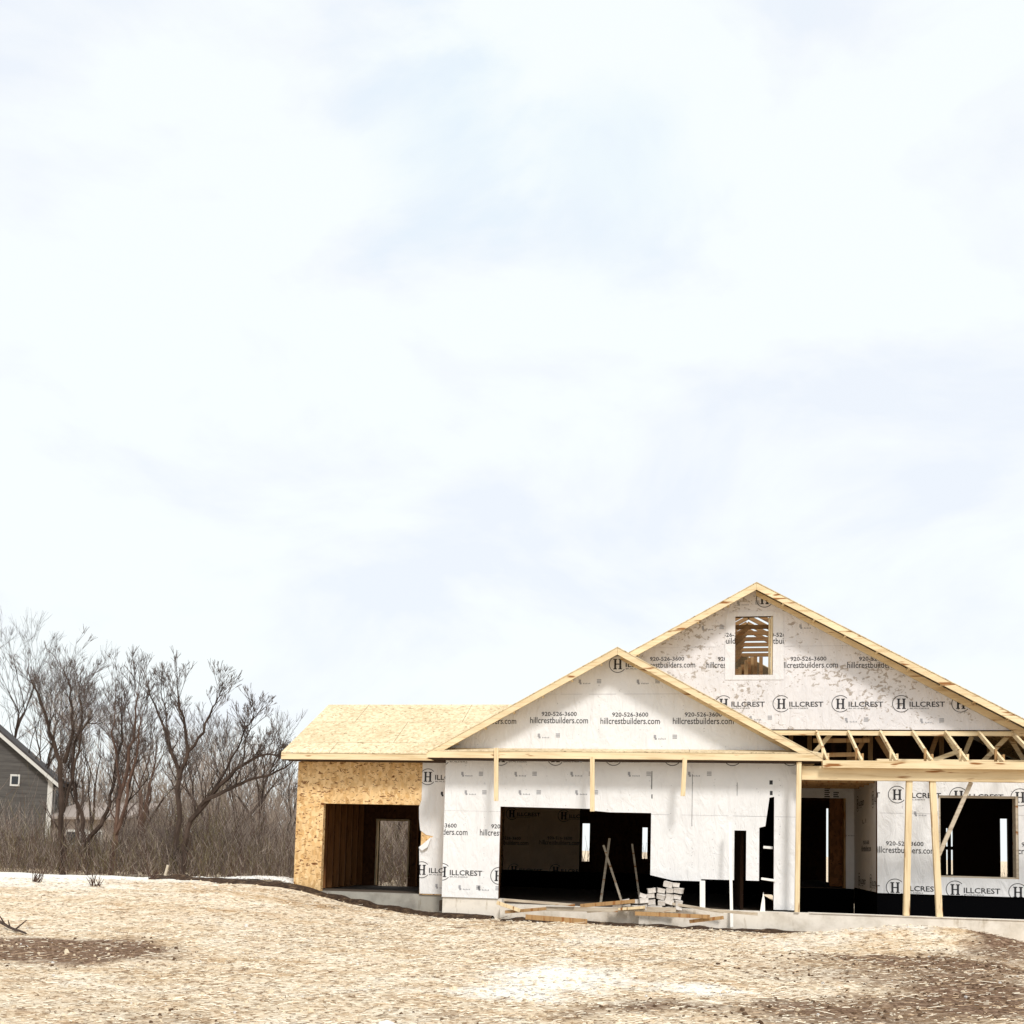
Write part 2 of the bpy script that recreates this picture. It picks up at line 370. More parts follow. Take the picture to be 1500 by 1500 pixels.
def mk_ground():
    xs = axis(-14, 8, .07, -700, 700); ys = axis(6.5, 21, .07, -60, 1400)
    X, Y = np.meshgrid(xs, ys); Z = height(X, Y); nx, ny = len(xs), len(ys)
    v = np.stack([X, Y, Z], -1).reshape(-1, 3)
    i = (np.arange(ny-1)[:, None]*nx+np.arange(nx-1)[None]).reshape(-1)
    f = np.stack([i, i+1, i+nx+1, i+nx], -1)
    me = bpy.data.meshes.new('ground'); me.from_pydata(v.tolist(), [], f.tolist())
    at_ = me.attributes.new('soil', 'FLOAT', 'POINT'); at_.data.foreach_set('value', patches(X, Y).reshape(-1).astype('f'))
    for p in me.polygons: p.use_smooth = True
    m, nt, b = mat('straw_strewn_sand', (.6, .5, .35), .95)
    a = N(nt, 'ShaderNodeAttribute', attribute_name='soil')
    c0 = texcoord(nt)
    fine = noisetex(nt, texcoord(nt, (7, 11, 1)), 1.7, 7, .72, .5)
    mid = noisetex(nt, texcoord(nt, (1, 1.6, 1)), 1.5, 6, .65, .3)
    wide = noisetex(nt, texcoord(nt, (.5, 1, 1)), .8, 5, .6)
    sand = ramp(nt, mid, [(.28, (.60, .46, .33)), (.42, (.80, .68, .53)), (.58, (.87, .79, .66)), (.76, (.90, .86, .78))])
    fl = ramp(nt, fine, [(.34, (.22, .14, .09)), (.43, (.66, .56, .46)), (.53, (1, .98, .95))])
    sand = mixc(nt, sand, fl, .95, 'MULTIPLY')
    tone = noisetex(nt, texcoord(nt, (.5, 1.3, 1)), 1.0, 5, .65, .6)
    sand = mixc(nt, sand, ramp(nt, tone, [(.34, (.74, .62, .48)), (.5, (.96, .93, .88)), (.62, (1, 1, 1))]), 1.0, 'MULTIPLY')
    soil = ramp(nt, fine, [(.3, (.04, .02, .011)), (.48, (.15, .085, .05)), (.6, (.36, .24, .16)), (.72, (.60, .48, .35))])
    pale = ramp(nt, fine, [(.32, (.62, .56, .48)), (.5, (.88, .86, .80))])
    def fac(lo, hi, sign):
        ma = N(nt, 'ShaderNodeMath', operation='MULTIPLY_ADD'); ma.inputs[1].default_value = sign; nt.links.new(a.outputs['Fac'], ma.inputs[0])
        m2 = N(nt, 'ShaderNodeMath', operation='MULTIPLY_ADD'); m2.inputs[1].default_value = .9; m2.inputs[2].default_value = -.45
        nt.links.new(wide if sign > 0 else mid, m2.inputs[0]); nt.links.new(m2.outputs[0], ma.inputs[2])
        return ramp(nt, ma.outputs[0], [(lo, (0, 0, 0)), (hi, (1, 1, 1))])
    c = mixc(nt, sand, pale, fac(.2, .75, -1.0)); c = mixc(nt, c, soil, fac(.22, .8, 1.0))
    nt.links.new(c, b.inputs['Base Color'])
    bump(nt, b, fine, .8, .05)
    tag(objm('ground', me, [m], origin=(0, 0, 0)), kind='structure', label='pale sandy yard strewn with straw and patches of brown wet soil')
mk_ground()

# ================================================================== THE HOUSE
H = empty('unfinished_house', (0, 20, 0), 'single storey timber house under construction wrapped in white printed house wrap', 'house')
SL = .555                        # roof pitch
YB, YW, YC = 19.4, 20.0, 20.6    # front walls: garage bay, left wing, main house and porch
WT = .13

# ---- foundations and floors
def found(name, m, *b, label=None):
    o = part(name, H, m, *b)
    if label: o['label'] = label
    return o
found('foundation', CONG, (-8.16, -4.72, 20.03, 20.30, -.5, .40), label='grey concrete foundation under the left wing')
found('foundation', CON, (-4.80, -3.60, 19.42, 19.72, -.4, .395), label='pale concrete foundation under the wrapped pier')
found('porch_curb', CON, (-.9, 8.15, 19.02, 19.30, -.5, .345), (2.2, 8.15, 19.0, 19.32, .346, .352), label='low pale concrete kerb along the open porch')
found('garage_apron', CON, (-3.6, -.9, 19.25, 19.60, -.4, .30))
found('floor_slab', mat('slab_dark', (.10, .075, .055), .9)[0], (-8.05, -4.95, 20.3, 23.9, .2, .39), (-4.94, 2.0, 19.72, 24.12, .1, .31), (-5.19, 2.0, 24.121, 28.0, .1, .31), (-4.9, 2.0, 28.0, 30.9, .1, .66), (3.81, 8.0, 20.75, 25.4, .4, .69), (2.06, 3.80, 23.5, 30.9, .4, .68))
found('coated_foundation', BLK, (3.66, 8.15, 20.62, 20.74, -.3, .70), (8.05, 8.15, 20.75, 25.6, -.3, .70), (3.67, 3.79, 20.75, 23.4, -.3, .70), (2.0, 3.66, 23.42, 23.55, -.3, .672), (1.94, 2.05, 19.55, 23.4, -.3, .66),
      label='foundation wall painted black with damp proofing')
found('pit_floor', BLK, (2.06, 3.64, 19.33, 23.4, -.2, .04), (3.67, 8.15, 19.33, 20.6, -.2, .03))
found('inner_foundation', BLK, (-5.19, 1.9, 27.9, 28.0, .315, .78))

# ---- left wing: OSB walls with an unglazed opening
wing = BM()
for x0, x1, z0, z1 in ((-8.18, -7.58, .40, 3.12), (-7.58, -5.44, 2.24, 3.12), (-5.44, -4.84, .40, 3.12)): box(wing, x0, x1, YW, YW+WT, z0, z1)
ow = obj('osb_wall', wing, OSB, H); ow['label'] = 'front wall of the left wing in bare orange oriented strand board'
e1 = .012
L_ = -5.45
strip = [[(L_, 2.35), (-4.80, 2.35), (-4.80, 3.12), (L_, 3.12)],
         [(L_-.04, 1.95), (-4.80, 1.95), (-4.80, 2.35), (L_, 2.35), (L_-.05, 2.2)],
         [(L_-.01, 1.72), (-4.80, 1.72), (-4.80, 1.95), (L_-.04, 1.95)],
         [(L_+.28, 1.60), (-4.80, 1.60), (-4.80, 1.72), (L_-.01, 1.72), (L_+.12, 1.63)],
         [(L_-.02, 1.38), (-4.80, 1.38), (-4.80, 1.60), (L_+.28, 1.60)],
         [(L_+.02, .42), (-4.80, .42), (-4.80, 1.38), (L_-.02, 1.38)]]
def X_(px, py, Y): return at(px, py, Y).x
def Z_(px, py, Y): return at(px, py, Y).z
lg = lambda px, py, Y, k=1.0: stamp_logo(X_(px, py, Y), Z_(px, py, Y), k)
ur = lambda px, py, Y, k=1.0: stamp_url(X_(px, py, Y), Z_(px, py, Y), k)
mk = lambda px, py, Y: stamp_mark(X_(px, py, Y), Z_(px, py, Y))
wrap('house_wrap', ow, front(YW), strip, flat([lg(627, 1138, YW), lg(618, 1274, YW), mk(648, 1163, YW)]), WRAP,
     faded=flat([mk(640, 1298, YW)]), label='torn strip of printed white house wrap beside the opening')
flap = BM(); a = at(618, 1236, YW-.03)
tri = [(L_-.03, YW-.02, 1.36), (L_+.24, YW-.03, 1.59), (L_+.18, YW-.07, 1.38), (L_+.06, YW-.06, 1.30)]
A = [flap.verts.new(p) for p in tri]; B = [flap.verts.new((x, y-.006, z)) for x, y, z in tri]; flap.faces.new(A); flap.faces.new(B[::-1])
for i in range(4): flap.faces.new((A[i], B[i], B[(i+1) % 4], A[(i+1) % 4]))
o = obj('torn_flap', flap, WRAP, ow)
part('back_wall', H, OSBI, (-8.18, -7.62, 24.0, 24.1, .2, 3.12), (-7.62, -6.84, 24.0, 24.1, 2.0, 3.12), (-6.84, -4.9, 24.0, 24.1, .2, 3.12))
bm = BM(); box(bm, -7.66, -7.62, 23.9, 24.12, .4, 2.04); box(bm, -6.84, -6.80, 23.9, 24.12, .6, 2.04); box(bm, -7.62, -6.84, 23.9, 24.12, 2.0, 2.04)
obj('window_frame', bm, LZ, H)
part('side_wall', H, OSB, (-8.18, -8.06, YW+WT+.002, 23.99, .2, 3.12))
part('inner_lining', H, OSBW, (-8.06, -8.05, YW+WT+.01, 23.9, .4, 3.10))
part('gable_end', H, OSB, (-8.18, -8.08, 20.1, 23.9, 3.122, 3.3))
bm = BM(); v = [(-8.18, 20.1, 3.3), (-8.18, 23.9, 3.3), (-8.18, 22, 4.5)]
A = [bm.verts.new(p) for p in v]; B = [bm.verts.new((-8.08, y, z)) for x, y, z in v]; bm.faces.new(A); bm.faces.new(B[::-1])
for i in range(3): bm.faces.new((A[i], B[i], B[(i+1) % 3], A[(i+1) % 3]))
obj('gable_end', bm, OSB, H)
LW = lumber('lumber_wing_shaded', (5, 5, .5), (.26, .115, .04), (.14, .055, .02))  # stud colour darkened to paint in the shade of the wing
for i in range(9): part('wall_stud', H, LW, (-8.045, -7.93, 20.35+i*.42, 20.39+i*.42, .41, 3.08))
for i in range(4): part('wall_stud', H, LW, (-6.6+i*.42, -6.56+i*.42, 23.86, 23.98, .41, 3.08))
part('partition_wall', H, OSBI, (-4.94, -4.84, 20.14, 24.1, .4, 3.12))
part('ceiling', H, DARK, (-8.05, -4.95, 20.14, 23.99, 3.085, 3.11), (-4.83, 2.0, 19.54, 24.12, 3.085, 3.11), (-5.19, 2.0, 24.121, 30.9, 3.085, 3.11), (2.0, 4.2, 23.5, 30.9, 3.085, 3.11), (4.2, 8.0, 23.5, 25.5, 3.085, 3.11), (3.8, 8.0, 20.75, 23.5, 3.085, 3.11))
# wing roof
zf = 3.275; yf = 19.55
bm = BM(); slab(bm, [(-8.37, yf-.03, zf), (-3.4, yf-.03, zf), (-3.4, 22.0, zf+SL*2.45), (-8.31, 22.0, zf+SL*2.45)], .018)
o = obj('roof_slope', bm, OSBR, H); o['label'] = 'bare strand board roof slope over the left wing'
bm = BM(); slab(bm, [(-8.31, 22.003, zf+SL*2.45), (-3.4, 22.003, zf+SL*2.45), (-3.4, 24.5, zf), (-8.37, 24.5, zf)], .018); obj('roof_slope', bm, OSBR, H)
part('fascia_board', H, LX, (-8.375, -5.10, yf-.02, yf+.018, 3.13, 3.255))
part('soffit', H, DARK, (-8.36, -4.85, yf+.02, YW-.002, 3.125, 3.14))

# ---- garage bay: wrapped front wall, big door opening, torn sheet at the right
ZL = .40
def pz(px, py): p = at(px, py, YB); return (p.x, p.z)
pieces = [[(-4.81, ZL), (-3.67, ZL), (-3.67, 3.12), (-4.81, 3.12)],
          [(-3.67, 2.215), (-1.85, 2.20), (-1.85, 3.12), (-3.67, 3.12)],
          [(-1.85, 2.165), (-1.5, 2.14), (-.71, 2.14), (-.71, 3.12), (-1.85, 3.12)],
          [(-.71, .95), (-.28, .86), (.25, .86), (.25, 3.12), (-.71, 3.12)],
          [(.25, .90), (.86, .90), (.86, 3.12), (.25, 3.12)],
          [(.86, 1.84), (1.32, 1.84), (1.32, 3.12), (.86, 3.12)],
          [(1.08, .90), (1.32, .90), (1.32, 1.84), (1.08, 1.84)],
          [(1.32, 1.90), (1.43, 1.93), (1.50, 2.45), (1.50, 3.12), (1.32, 3.12)],
          [(1.50, 2.47), (1.59, 2.49), (1.59, 3.12), (1.50, 3.12)],
          [(1.59, .37), (2.04, .37), (2.04, 3.12), (1.59, 3.12)]]
bm = BM()
for pc in pieces: prism(bm, pc, YB, YB+WT)
fw = obj('front_wall', bm, OSBI, H)
pr = [lg(px, 1109, YB) for px in (648, 734, 814, 899, 985, 1073, 1158)]
pr += [ur(644, 1215, YB), ur(745, 1217, YB), lg(648, 1277, YB), lg(731, 1283, YB)]
fd = [mk(px, 1134, YB) for px in (678, 756, 838, 922, 1010)] + [mk(px, 1161, YB) for px in (683, 762, 845)] + [mk(674, 1300, YB), mk(702, 1301, YB)]
seams = [stamp_rect(-.715, -.70, 2.6, 2.95), stamp_rect(-.71, -.69, 2.42, 2.50), stamp_rect(1.50, 1.56, 2.72, 2.80), stamp_rect(1.51, 1.56, 2.52, 2.60), stamp_rect(.06, .068, 1.9, 2.9), stamp_rect(.90, .908, 2.5, 2.75)]
wrap('house_wrap', fw, front(YB), pieces, flat(pr)+seams, WRAP, faded=flat(fd)+staples(-4.8, 2.04, .5, 3.1, 150, 1), label='printed white house wrap on the garage bay, torn at its lower right')
part('garage_side_wall', H, OSB, (-4.82, -4.70, YB+WT+.003, 19.99, .4, 3.12))
part('right_side_wall', H, OSB, (1.93, 2.05, YB+WT+.003, 23.4, .665, 3.12))
# gable over the bay
PX, PZ, YF = -1.38, 5.30, 18.95
def roofz(x): return PZ - SL*abs(x-PX)
gz = 3.36
bm = BM(); hw = (PZ-.05-gz)/SL
prism(bm, [(PX-hw, gz), (PX+hw, gz), (PX, PZ-.05)], YB, YB+WT)
gw = obj('gable_wall', bm, OSBI, H)
gp_ = [ur(715, 1053, YB), ur(819, 1052, YB), ur(923, 1053, YB), ur(1030, 1053, YB), lg(905, 973, YB)]
wrap('house_wrap', gw, front(YB), [[(PX-hw, gz), (PX+hw, gz), (PX, PZ-.05)]], flat(gp_), WRAP, faded=flat([mk(850, 999, YB), mk(935, 999, YB), mk(790, 1078, YB), mk(960, 1080, YB)])+staples(-4.6, 1.9, 3.4, 5.1, 90, 2),
     label='printed white house wrap on the lower gable')
XL, XR = -5.09, 2.41
for sx, x1, nm in ((-1, XL, 'left'), (1, XR, 'right')):
    bm = BM(); slab(bm, [(x1, YF-.03, roofz(x1)), (PX+.0015*sx, YF-.03, PZ), (PX+.0015*sx, 21.6, PZ), (x1, 21.6, roofz(x1))], .018)
    obj('roof_slope', bm, OSBR, H)
    bm = BM(); z1 = roofz(x1)
    prism(bm, [(PX+.002*sx, PZ-.022), (x1-.0*sx, z1-.022), (x1-.25*sx, z1-.15+.25*SL), (PX+.002*sx, PZ-.15)], YF-.022, YF+.016)
    obj('rake_board', bm, LX, H)
    if sx > 0:
        bm = BM(); prism(bm, [(PX+.03*sx, PZ-.08), (x1-.2*sx, z1+.2*SL-.08), (x1-.30*sx, z1+.30*SL-.16), (PX+.03*sx, PZ-.165)], YB-.06, YB-.022)
        obj('ladder_rafter', bm, LX, H)
    n = 6
    for i in range(n):
        t = (i+.6)/n; x = PX+(x1-PX)*t*.92; z = PZ-SL*abs(x-PX)
        bm = BM(); bar(bm, (x, YF+.02, z-.075), (x, YB-.062, z-.075), .038, .07, (sx*SL, 0, 1)); obj('lookout', bm, LY, H)
part('fascia_board', H, LX, (XL, XR, YF-.02, YF+.018, 3.135, 3.262))
bm = BM(); slab(bm, [(XL+.02, YF-.025, 3.282), (XR-.02, YF-.025, 3.282), (XR-.2, YB-.014, 3.375), (XL+.2, YB-.014, 3.375)], .016); o = obj('pent_roof', bm, OSBR, H); o['label'] = 'narrow strand board ledge across the foot of the gable'
part('soffit', H, DARK, (XL+.02, XR-.02, YF+.02, YB-.004, 3.122, 3.134))
for x in (XL, XR-.04): part('return_board', H, LY, (x, x+.04, YF+.02, YB+.02, 3.137, 3.26))

# ---- garage interior
IWX = at(849, 1230, 28.0).x
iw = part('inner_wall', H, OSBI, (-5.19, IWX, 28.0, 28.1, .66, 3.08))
YI = 28.0
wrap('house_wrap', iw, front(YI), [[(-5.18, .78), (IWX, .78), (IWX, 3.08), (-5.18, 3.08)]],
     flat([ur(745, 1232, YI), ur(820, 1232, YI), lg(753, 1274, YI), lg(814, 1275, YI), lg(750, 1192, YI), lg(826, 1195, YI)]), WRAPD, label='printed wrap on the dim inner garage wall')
# ---- main house shell
def wallholes(name, m, Y0, Y1, x0, x1, z0, z1, holes):
    """wall between x0 and x1 with rectangular openings (hx0, hx1, hz0, hz1), sorted, not overlapping in x"""
    bs = []; x = x0
    for a, b, c, d in holes:
        bs.append((x, a, Y0, Y1, z0, z1))
        if c > z0: bs.append((a, b, Y0, Y1, z0, c))
        if d < z1: bs.append((a, b, Y0, Y1, d, z1))
        x = b
    bs.append((x, x1, Y0, Y1, z0, z1)); return part(name, H, m, *bs)
YR = 31.0
def hole(p0, p1): a, b = at(*p0, YR), at(*p1, YR); return (a.x, b.x, b.z, a.z)
hs = [hole((853, 1206), (863, 1262)), hole((941, 1212), (948, 1258)), hole((1210.5, 1184), (1213.8, 1298))]
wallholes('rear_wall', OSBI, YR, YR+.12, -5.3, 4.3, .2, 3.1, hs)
YR = 25.5
h2 = [hole((1386, 1213), (1390, 1281)), hole((1393, 1213), (1397.5, 1281)), hole((1465, 1199), (1478, 1291))]
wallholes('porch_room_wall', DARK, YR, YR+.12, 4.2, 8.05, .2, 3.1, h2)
part('glazing_bar', H, DARK, (h2[0][0]-.05, h2[1][1]+.05, YR-.03, YR-.002, 1.62, 1.70))
YR = 31.0
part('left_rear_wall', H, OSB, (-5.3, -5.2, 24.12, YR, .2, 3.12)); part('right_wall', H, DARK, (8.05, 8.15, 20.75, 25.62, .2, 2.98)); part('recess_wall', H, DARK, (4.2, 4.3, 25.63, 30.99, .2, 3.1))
part('room_divider', H, OSBI, (2.0, 2.08, 23.56, 30.9, .7, 3.08))
part('room_divider', H, DARK, (1.0, 1.06, 19.9, 27.9, .32, 3.08))
pa, pb = at(1215, 1240, 24.3).x, at(1238, 1240, 24.3).x
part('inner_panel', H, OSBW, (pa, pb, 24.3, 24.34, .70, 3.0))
# porch wall (main house front)
wx0, wx1, wz0, wz1 = 4.80, 6.25, 1.045, 2.635
cp = [[(3.66, .70), (wx0, .70), (wx0, 3.30), (3.66, 3.30)], [(wx0, .69), (wx1, .68), (wx1, wz0), (wx0, wz0)], [(wx0, wz1), (wx1, wz1), (wx1, 3.30), (wx0, 3.30)], [(wx1, .68), (8.15, .67), (8.15, 3.30), (wx1, 3.30)]]
bm = BM()
for pc in cp: prism(bm, [(u, max(v, .702)) for u, v in pc], YC, YC+WT)
cw = obj('porch_wall', bm, OSBI, H)
cpr = [lg(1226, 1163, YC), lg(1314, 1164, YC), lg(1404, 1166, YC), lg(1494, 1168, YC), ur(1325, 1242, YC), lg(1225, 1298, YC), lg(1311, 1300, YC), lg(1399, 1303, YC), lg(1491, 1307, YC), ur(1525, 1244, YC)]
wrap('house_wrap', cw, front(YC), [[(u, max(v, .702)) for u, v in p] for p in cp], flat(cpr), WRAP, faded=flat([mk(1341, 1192, YC)])+staples(3.7, 8.1, .75, 3.2, 90, 3), label='printed white house wrap around the porch window opening')
bm = BM()
box(bm, wx0, wx0+.04, YC+.02, YC+.2, wz0, wz1); box(bm, wx1-.045, wx1, YC+.0, YC+.2, wz0, wz1); box(bm, wx0+.04, wx1-.045, YC+.02, YC+.2, wz1-.04, wz1); box(bm, wx0+.04, wx1-.045, YC+.02, YC+.2, wz0, wz0+.03)
obj('window_frame', bm, LG, H)
# entry recess: return wall and door wall
YD = 23.4
rw = part('return_wall', H, OSBI, (3.68, 3.80, 20.75, YD+.1, .702, 3.0))
rpr = flat([stamp_logo(-21.1, 2.56), stamp_logo(-22.95, 2.56), stamp_url(-21.9, 1.62), stamp_logo(-21.35, .88), stamp_logo(-22.75, .88), stamp_mark(-22.3, 2.15)])
wrap('house_wrap', rw, ((3.68, 0, 0), (0, -1, 0), (0, 0, 1), (-1, 0, 0)), [[(-20.75, .71), (-YD, .71), (-YD, 3.0), (-20.75, 3.0)]], rpr, WRAP, label='printed house wrap on the shaded side wall of the entry')
dx1, dz1 = at(1239, 1240, YD).x, at(1205, 1169, YD).z
dwp = [[(2.06, dz1), (dx1, dz1), (dx1, 2.96), (2.06, 2.96)], [(dx1, .68), (3.665, .68), (3.665, 2.96), (dx1, 2.96)]]
bm = BM()
for pc in dwp: prism(bm, pc, YD, YD+.12)
dw = obj('entry_wall', bm, OSBI, H)
tv = lambda px, n: [stamp_rect(X_(px, 1160, YD)-.05, X_(px, 1160, YD)+.05+.02*(i % 2), 2.68+i*.045, 2.705+i*.045) for i in range(n)]
wrap('house_wrap', dw, front(YD), dwp, tv(1211, 6)+tv(1224, 4), WRAP, faded=flat([stamp_mark(3.47, 1.9)]), label='house wrap over the front door opening')
part('door_jamb', H, LD, (dx1-.045, dx1-.003, YD+.0, YD+.16, .69, dz1))
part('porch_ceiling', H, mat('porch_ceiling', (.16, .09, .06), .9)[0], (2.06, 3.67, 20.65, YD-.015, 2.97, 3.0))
for i in range(4): part('ceiling_joist', H, LD, (2.07, 3.66, 20.9+i*.6, 20.94+i*.6, 2.88, 2.968))

# ---- upper gable
EX, EZ, YG, YGF = 1.285, 6.83, 20.6, 20.15
def rz(x): return EZ-SL*abs(x-EX)
wl0, wl1, wb, wt_ = .895, 1.645, 5.03, 6.24
eb = 3.92; ehw = (EZ-.05-eb)/SL
def tz(x): return EZ-.05-SL*abs(x-EX)
ep = [[(EX-ehw, eb), (wl0, eb), (wl0, tz(wl0))], [(wl0, eb), (wl1, eb), (wl1, wb), (wl0, wb)], [(wl0, wt_), (wl1, wt_), (wl1, tz(wl1)), (EX, EZ-.05), (wl0, tz(wl0))], [(wl1, eb), (EX+ehw, eb), (wl1, tz(wl1))]]
bm = BM()
for pc in ep: prism(bm, pc, YG, YG+.1)
ew = obj('gable_wall', bm, OSBI, H)
epr = [lg(px, 1031, YG) for px in (1060, 1144.5, 1231, 1320, 1407)] + [lg(1120, 878, YG)]
epr += [ur(x, 971, YG) for x in (977, 1077, 1184, 1285, 1390)]
wu = stamp_url(X_(1068, 936, YG), Z_(1068, 936, YG))+stamp_url(X_(1146, 936, YG), Z_(1146, 936, YG))
w_ = wrap('house_wrap', ew, front(YG), ep, flat(epr), WRAPS, faded=flat([mk(x, y, YG) for x, y in ((1030, 920), (1082, 884), (1173, 918), (1100, 1052), (1240, 1055), (1350, 1056))])+staples(-3.5, 6.3, 4.0, 6.6, 150, 4),
     label='printed house wrap with grey mud specks on the tall gable')
# fresh sheet around the attic opening
fs = [[(wl0-.2, 4.93), (wl0, 4.93), (wl0, 6.33), (wl0-.2, 6.3)], [(wl1, 4.93), (wl1+.22, 4.93), (wl1+.2, 6.3), (wl1, 6.33)], [(wl0, wt_), (wl1, wt_), (wl1, 6.34), (wl0, 6.34)], [(wl0, 4.93), (wl1, 4.93), (wl1, wb), (wl0, wb)]]
WRAPF = wrapmat('house_wrap_sheet', (.72, .70, .705))
wrap('window_flashing', ew, ((0, YG-.0135, 0), (1, 0, 0), (0, 0, 1), (0, -1, 0)), fs, wu, WRAPF, t=.006, label='cleaner sheet of wrap taped around the attic opening')
bm = BM()
box(bm, wl1-.075, wl1-.04, YG+.11, YG+.2, wb, wt_); box(bm, wl1-.038, wl1, YG+.02, YG+.1, wb+.01, wt_); box(bm, wl0, wl1, YG+.02, YG+.099, wt_, wt_+.04)
obj('window_frame', bm, LZ, H)
EXL, EXR = EX-6.65, EX+7.0
for sx, x1 in ((-1, EXL), (1, EXR)):
    a0 = EX+.0015*sx; z1 = rz(x1); xm = EX+2.4*sx
    bm = BM()
    slab(bm, [(x1, YGF-.03, z1), (a0, YGF-.03, EZ), (a0, 20.95, EZ), (x1, 20.95, z1)], .018)
    slab(bm, [(x1, 20.953, z1), (xm, 20.953, rz(xm)), (xm, YR+.4, rz(xm)), (x1, YR+.4, z1)], .018)
    slab(bm, [(xm+.002*-sx, 27.2, rz(xm)), (a0, 27.2, EZ), (a0, YR+.4, EZ), (xm+.002*-sx, YR+.4, rz(xm))], .018)
    obj('roof_slope', bm, OSBR, H)
    bm = BM(); prism(bm, [(EX+.002*sx, EZ-.022), (x1, z1-.022), (x1-.25*sx, z1-.155+.25*SL), (EX+.002*sx, EZ-.155)], YGF-.022, YGF+.016); obj('rake_board', bm, LX, H)
    if sx > 0: bm = BM(); prism(bm, [(EX+.02*sx, EZ-.08), (x1, z1-.08), (x1-.15*sx, z1-.17), (EX+.02*sx, EZ-.17)], YG-.065, YG-.027); obj('ladder_rafter', bm, LX, H)
    for i in range(11):
        x = EX+sx*(.55+i*.6); z = rz(x)
        bm = BM(); bar(bm, (x, YGF+.02, z-.075), (x, YG-.067, z-.075), .038, .07, (sx*SL, 0, 1)); obj('lookout', bm, LY, H)
part('attic_light_block', H, DARK, (EX-3.7, EX+3.7, 20.71, YR, 4.66, 4.70))  # added sheet, keeps sky light from the open roof out of the lower attic
for i in range(6):
    y = 21.0+i*.6
    bm = BM(); c = 6.12
    for sx in (-1, 1): bar(bm, (EX, y, EZ-.09), (EX+sx*3.8, y, EZ-.09-3.8*SL), .038, .09)
    bar(bm, (EX-1.35, y+.04, c), (EX+1.35, y+.04, c), .038, .085)
    bar(bm, (EX-1.5, y+.001, 4.76), (EX-.1, y+.001, c), .036, .085)
    bar(bm, (EX+3.0, y+.001, 4.76), (EX+1.3, y+.001, c), .036, .085)
    obj('roof_truss', bm, LM, H)
for i in range(9):
    a = at(1077+i*4.5, 970, 24.5).x; zt = at(1090, 980-4.4*i, 24.5).z
    if i == 7: continue
    part('attic_stud', H, LD if i % 2 else LM, (a, a+.085, 24.5+.1*(i % 3), 24.54+.1*(i % 3), 4.71, min(zt, 6.2)))
# attic zone behind the porch rafters
bm = BM(); prism(bm, [(-2.5, 3.12), (7.6, 3.12), (7.6, 3.25), (5.2, 4.58), (-2.5, 4.58)], 23.3, 23.36); obj('attic_dark_backing', bm, DARK, H)  # added dark sheet, stands in for unlit attic depth and blocks light
for i, (x, m) in enumerate(((2.1, LD), (2.5, LD), (3.0, DARK), (3.3, LD), (3.75, LD), (5.2, LD), (6.1, LD))): part('attic_post', H, m, (x, x+.09, 22.0+.1*(i % 3), 22.06+.1*(i % 3), 3.12, min(4.6, rz(x+.09)-.08)))
for i, (xa, za, xb, zb) in enumerate(((2.25, 3.2, 2.85, 3.9), (4.4, 3.2, 5.3, 3.55), (5.0, 3.9, 5.45, 3.15), (5.55, 3.15, 6.2, 3.85), (2.6, 3.45, 3.4, 3.47), (2.5, 3.75, 3.6, 3.76), (3.75, 3.85, 4.15, 3.15), (3.2, 3.2, 3.55, 3.86), (6.3, 3.86, 6.7, 3.15), (4.7, 3.15, 4.95, 3.9), (5.35, 3.2, 5.62, 3.88))):
    bm = BM(); bar(bm, (xa, 20.85+.03*i, za), (xb, 20.85+.03*i, zb), .038, .09, (0, 1, 0)) if False else bar(bm, (xa, 20.85+.05*i, za), (xb, 20.85+.05*i, zb), .038, .085)
    obj('web_board', bm, (LX, LX, LX, LX, LD, LD, LM, LM, LX, LM, LX)[i], H)
bm = BM(); slab(bm, [(6.0, 20.9, 3.95), (7.4, 20.9, 3.55), (7.4, 22.3, 3.2), (6.0, 22.3, 3.9)], .02); obj('sheathing_offcut', bm, OSB, H)

# ---- porch roof frame
part('ledger_board', H, LX, (1.4, 8.0, YG-.055, YG-.016, 3.80, 3.89))
part('sill_plate', H, LX, (3.66, 8.15, YC-.0, YC+.13, 3.302, 3.34))
for i in range(9):
    x = 2.50+i*.607
    bm = BM(); bar(bm, (x, YG-.057, 3.86), (x, 18.98, 3.135), .04, .085); obj('porch_rafter', bm, LY, H)
    bm = BM(); box(bm, x+.022, x+.055, 19.12, 19.34, 3.06, 3.30); box(bm, x-.06, x-.023, 19.30, 19.36, 3.06, 3.42); obj('heel_block', bm, LD if i % 2 else LY, H)
part('porch_beam', H, LX, (2.06, 8.15, 19.08, 19.22, 2.80, 3.055))
part('fascia_board', H, LX, (XR+.003, 8.15, YF-.018, YF+.02, 3.015, 3.15))
part('porch_soffit', H, LX, (XR+.003, 8.15, YF+.022, 19.078, 3.02, 3.05))

# ================================================================== props on the site
def post(name, a, b, w, m, label, cat, group=None, d=None):
    bm = BM(); bar(bm, a, b, w, d or w, (0, 1, 0)); bmesh.ops.bevel(bm, geom=bm.edges[:], offset=.003, segments=1, affect='EDGES')
    return tag(obj(name, bm, m), label, cat, group)
post('support_post', (2.0, 19.01, 3.12), (1.975, 19.02, .36), .085, LZ, 'tall pale timber post at the left end of the porch, beside the garage bay', 'post', 'temporary timber posts')
post('support_post', (3.96, 19.15, 2.798), (3.90, 19.15, .355), .105, LZ, 'pale timber prop left of the pair under the porch beam', 'post', 'temporary timber posts', .09)
post('support_post', (4.36, 19.15, 2.798), (4.46, 19.12, .355), .105, LZ, 'slightly leaning timber prop right of the pair under the porch beam', 'post', 'temporary timber posts', .09)
post('diagonal_brace', (5.05, 19.25, 2.80), (4.47, 19.19, 1.46), .07, LG, 'slanting grey timber brace between the leaning prop and the porch beam', 'brace', None, .04)
